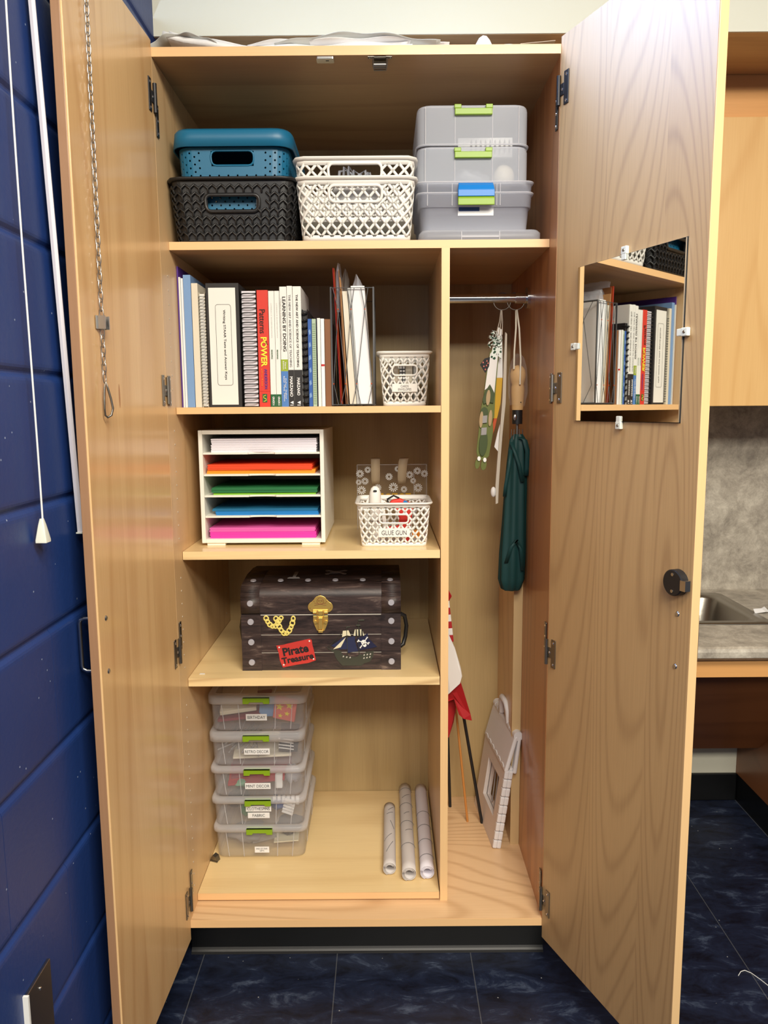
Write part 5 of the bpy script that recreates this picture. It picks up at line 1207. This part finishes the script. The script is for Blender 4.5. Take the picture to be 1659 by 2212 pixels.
q = tp(1071, 1065); o = tp(1097, 720); MB().sph((q[0]-o[0], -.006, q[1]-o[1]), .011, 12, (.7, .7, 1.3)).build('white_knob', 'flagwhite', wb)
mb = MB()
for dx in (-.004, .0, .004): mb.tube([(dx*.3, 0, 0), (dx, .004, -.03), (dx*2-.006, -.005, -.065)], .0013, 5)
tag(mb.build('jute_cord', 'sand', loc=(.804, .318, 1.6565)), 'beige cord hanging the cutouts from the steel ring', 'cord')
# umbrella
um = thing('folded_umbrella', 'dark green folded umbrella with a wooden knob handle hanging on a white cord', 'umbrella', (.8425, .295, .905))
def fold(z, rx, ry, k, amp, ph): return [((rx*(1+amp*math.sin(k*a+ph)))*math.cos(a), (ry*(1+amp*math.sin(k*a+ph)))*math.sin(a), z) for a in [2*PI*i/48 for i in range(48)]]
mb = MB(); rings = []
for z, rx in ((0, .020), (.004, .026), (.03, .034), (.10, .034), (.20, .0305), (.28, .0285), (.34, .0265), (.385, .0235), (.410, .021), (.425, .012)): rings.append([(p[0]-.006+ .012*z/.42, p[1], p[2]) for p in fold(z, rx, rx*.75, 7, .10, z*6)])
mb.loft(rings); mb.build('canopy', 'umbrella', um)
def strap(pts, wd, nm='strap'):
    L = [(p[0]-wd/2, p[1], p[2]) for p in pts]; R_ = [(p[0]+wd/2, p[1], p[2]) for p in pts]; n = len(pts)
    return MB().add(L+R_, [(i, n+i, n+i+1, i+1) for i in range(n-1)], True).build(nm, 'umbrella', um, solid=.0012)
strap([(.008, -.020, .418), (.020, -.026, .410), (.028, -.026, .38), (.0285, -.020, .335), (.026, -.018, .315)], .013)
strap([(-.014, -.018, .405), (-.004, -.026, .375), (.006, -.030, .345), (.016, -.028, .300)], .010)
strap([(-.014, -.020, .385), (-.020, -.026, .34), (-.028, -.024, .29), (-.030, -.020, .26)], .010)
strap([(-.024, -.024, .08), (-.012, -.032, .125), (.002, -.033, .145), (.014, -.031, .12), (.020, -.028, .06)], .010)
mb = MB().cyl((.004, 0, .425), (.004, 0, .455), .0042, n=12)
for a in range(6): mb.cyl((.004+.016*math.cos(a), .012*math.sin(a), .41), (.004+.014*math.cos(a), .011*math.sin(a), .438), .0013, n=6)
mb.build('shaft_and_tips', 'dsteel', um)
MB().cyl((.004, 0, .452), (.004, 0, .489), .0135, n=24).build('collar', 'black', um)
MB().sph((-.004, -.0125, .470), .0085, 12, (.6, .35, 1)).build('release_button', 'steel', um)
prof = [(.489, .0150), (.50, .0158), (.540, .0175), (.550, .0170), (.556, .0158), (.563, .0185), (.573, .0205), (.585, .0205), (.596, .0175), (.603, .0110), (.606, .003)]
mb = MB().tube([(.004, 0, z) for z, r in prof], [r for z, r in prof], 24)
mb.build('wooden_handle', 'umbwood', um); MB().sph((.010, -.0162, .509), .0016, 8).build('handle_hole', 'ink', um)
mb = MB().tube([(.006, -.021, .555), (.007, -.020, .62), (.004, -.008, .70), (.0, .008, .747), (.002, .018, .749)], .0024, 6).tube([(-.010, -.018, .595), (-.009, -.014, .64), (-.004, -.004, .70), (-.002, .012, .747), (.002, .018, .749)], .0024, 6); mb.build('wrist_cord', 'creampaper', um)
rnd = random.Random(3); mb = MB(); rings = []
for z, r in ((.50, .020), (.53, .024), (.57, .026), (.60, .024), (.625, .014), (.635, .006)): rings.append([(.004+r*(1+rnd.uniform(-.12, .16))*math.cos(a), r*.85*(1+rnd.uniform(-.12, .12))*math.sin(a), z+rnd.uniform(-.003, .003)) for a in [2*PI*i/14 for i in range(14)]])
mb.loft(rings, cap=False, smooth=False); mb.build('plastic_wrap', 'film', um)
# small flags on sticks
def flag(base, top, r, mat, label, cloths):
    t = thing('small_flag', label, 'flag', base, group='small flags leaning behind the divider')
    b, u = Vector(base), Vector(top); MB().cyl((0, 0, 0), u-b, r, n=12).build('stick', mat, t)
    for nm, pts, m_, dy in cloths:
        n = len(pts); mb = MB(); q = [(p[0]-b.x, p[1]-b.z) for p in pts]
        a = sum(q[k][0]*q[(k+1) % n][1]-q[(k+1) % n][0]*q[k][1] for k in range(n))
        if a < 0: q = q[::-1]
        rng = 10; xs_ = [p[0] for p in q]
        mb.prism(q, dy-b.y-.003, dy-b.y+.003)
        mb.v = [(v[0], v[1]+.010*math.sin(v[0]*160+v[2]*9), v[2]) for v in mb.v]
        mb.build(nm, m_, t, bevel=.0012)
    return t
flag((.694, .540, .1375), (.6650, .52, .90), .0048, 'black', 'small flag on a black stick with red and white stripes, nearest the divider', [
    ('striped_cloth', [(.650, .872), (.672, .885), (.683, .865), (.676, .850), (.650, .848)], 'flagred', .40)]+[('striped_cloth', [(.650, .848-.020*k), (.676+.0022*k, .850-.020*k), (.678+.0022*k, .830-.020*k), (.650, .828-.020*k)], 'flagwhite' if k % 2 == 0 else 'flagred', .40) for k in range(6)])
flag((.7401, .451, .1375), (.6560, .45, .95), .0036, 'polewood', 'small flag on a natural wooden stick with a red cloth', [
    ('red_cloth', [(.650, .640), (.668, .630), (.690, .560), (.700, .520), (.694, .470), (.678, .430), (.650, .400)], 'flagred', .42)])
flag((.7832, .4423, .1375), (.6600, .43, .86), .0048, 'black', 'small flag on a black stick with white over red cloth', [
    ('white_cloth', [(.650, .800), (.668, .770), (.690, .720), (.706, .665), (.710, .640), (.704, .618), (.676, .590), (.650, .560)], 'flagwhite', .36),
    ('red_cloth', [(.650, .562), (.676, .592), (.706, .622), (.716, .590), (.738, .515), (.7415, .497), (.716, .508), (.703, .517), (.690, .560), (.664, .556), (.650, .55)], 'flagred', .37)])
# folding step stool, folded flat and leaning to the right
ss = thing('folding_step_stool', 'white folding plastic step stool, folded flat and leaning against the right side', 'stool', (.7990, .3000, .1375), rot=(0, math.radians(8.2), math.radians(5)))
# local: x across the folded thickness, y into the cabinet (stool width), z up the folded stool
Wd = .262
def panel(name, x0, x1, z0, z1, y0, y1, win=None, mat='stooltex', by=.004):
    if not win: return MB().box(x0, x1, y0, y1, z0, z1).build(name, mat, ss, bevel=by, seg=3)
    a, b, c, d = win; mb = MB().box(x0, x1, y0, a, z0, z1).box(x0, x1, b, y1, z0, z1).box(x0, x1, a, b, z0, c).box(x0, x1, a, b, d, z1)
    return mb.build(name, mat, ss)
panel('leg_frame', -.002, .009, .0, .245, .012, Wd, (.05, .185, .075, .195))
panel('leg_frame', .012, .023, .0, .245, .012, Wd, (.05, .185, .075, .195))
for i, x in enumerate((-.0005, .0115)):
    mb = MB()
    for k in range(9): mb.box(x-.003, x+.0095, 0, .014, .003+.0265*k, .0265*(k+1)+.001)
    mb.build('leg_edge_ribs', 'stool', ss, bevel=.003, seg=2)
MB().tube([(.0105, .03, .02), (.0105, .03, .24)], .003, 8).build('hinge_pin', 'softgrey', ss)
mb = MB().hexa([(-.006, 0, .235), (.006, 0, .235), (.006, Wd, .235), (-.006, Wd, .235), (.008, 0, .345), (.020, 0, .345), (.020, Wd, .345), (.008, Wd, .345)]); mb.build('seat_half', 'stool', ss, bevel=.005, seg=3)
mb = MB().hexa([(.020, 0, .232), (.032, 0, .232), (.032, Wd, .232), (.020, Wd, .232), (.019, 0, .345), (.029, 0, .345), (.029, Wd, .345), (.019, Wd, .345)]); mb.build('seat_half', 'stool', ss, bevel=.005, seg=3)
mb = MB()
for k in range(9):
    if 3 <= k <= 5: continue
    mb.cyl((.0185, .001+k*.0291, .345), (.0185, .0255+k*.0291, .345), .0135, n=16)
mb.build('seat_hinge_knuckles', 'stool', ss, bevel=.003)
mb = MB().tube([(.012, .088, .348), (.004, .090, .385), (.000, .105, .402), (.000, .155, .402), (.004, .170, .385), (.012, .172, .348)], .0085, 10); mb.build('carry_handle', 'stool', ss)
mb = MB()
for k in range(6): mb.tube([(-.004+.0, .015+.04*k, .245), (-.0045, .030+.04*k, .249), (-.004, .045+.04*k, .245)], .0025, 6)
mb.build('scalloped_edge', 'stool', ss)
for k in range(3): MB().tube([(.0105, .06+.03*k, .085), (.0105, .065+.03*k, .13), (.0105, .075+.03*k, .185)], .0022, 6).build('inner_rib', 'softgrey', ss)
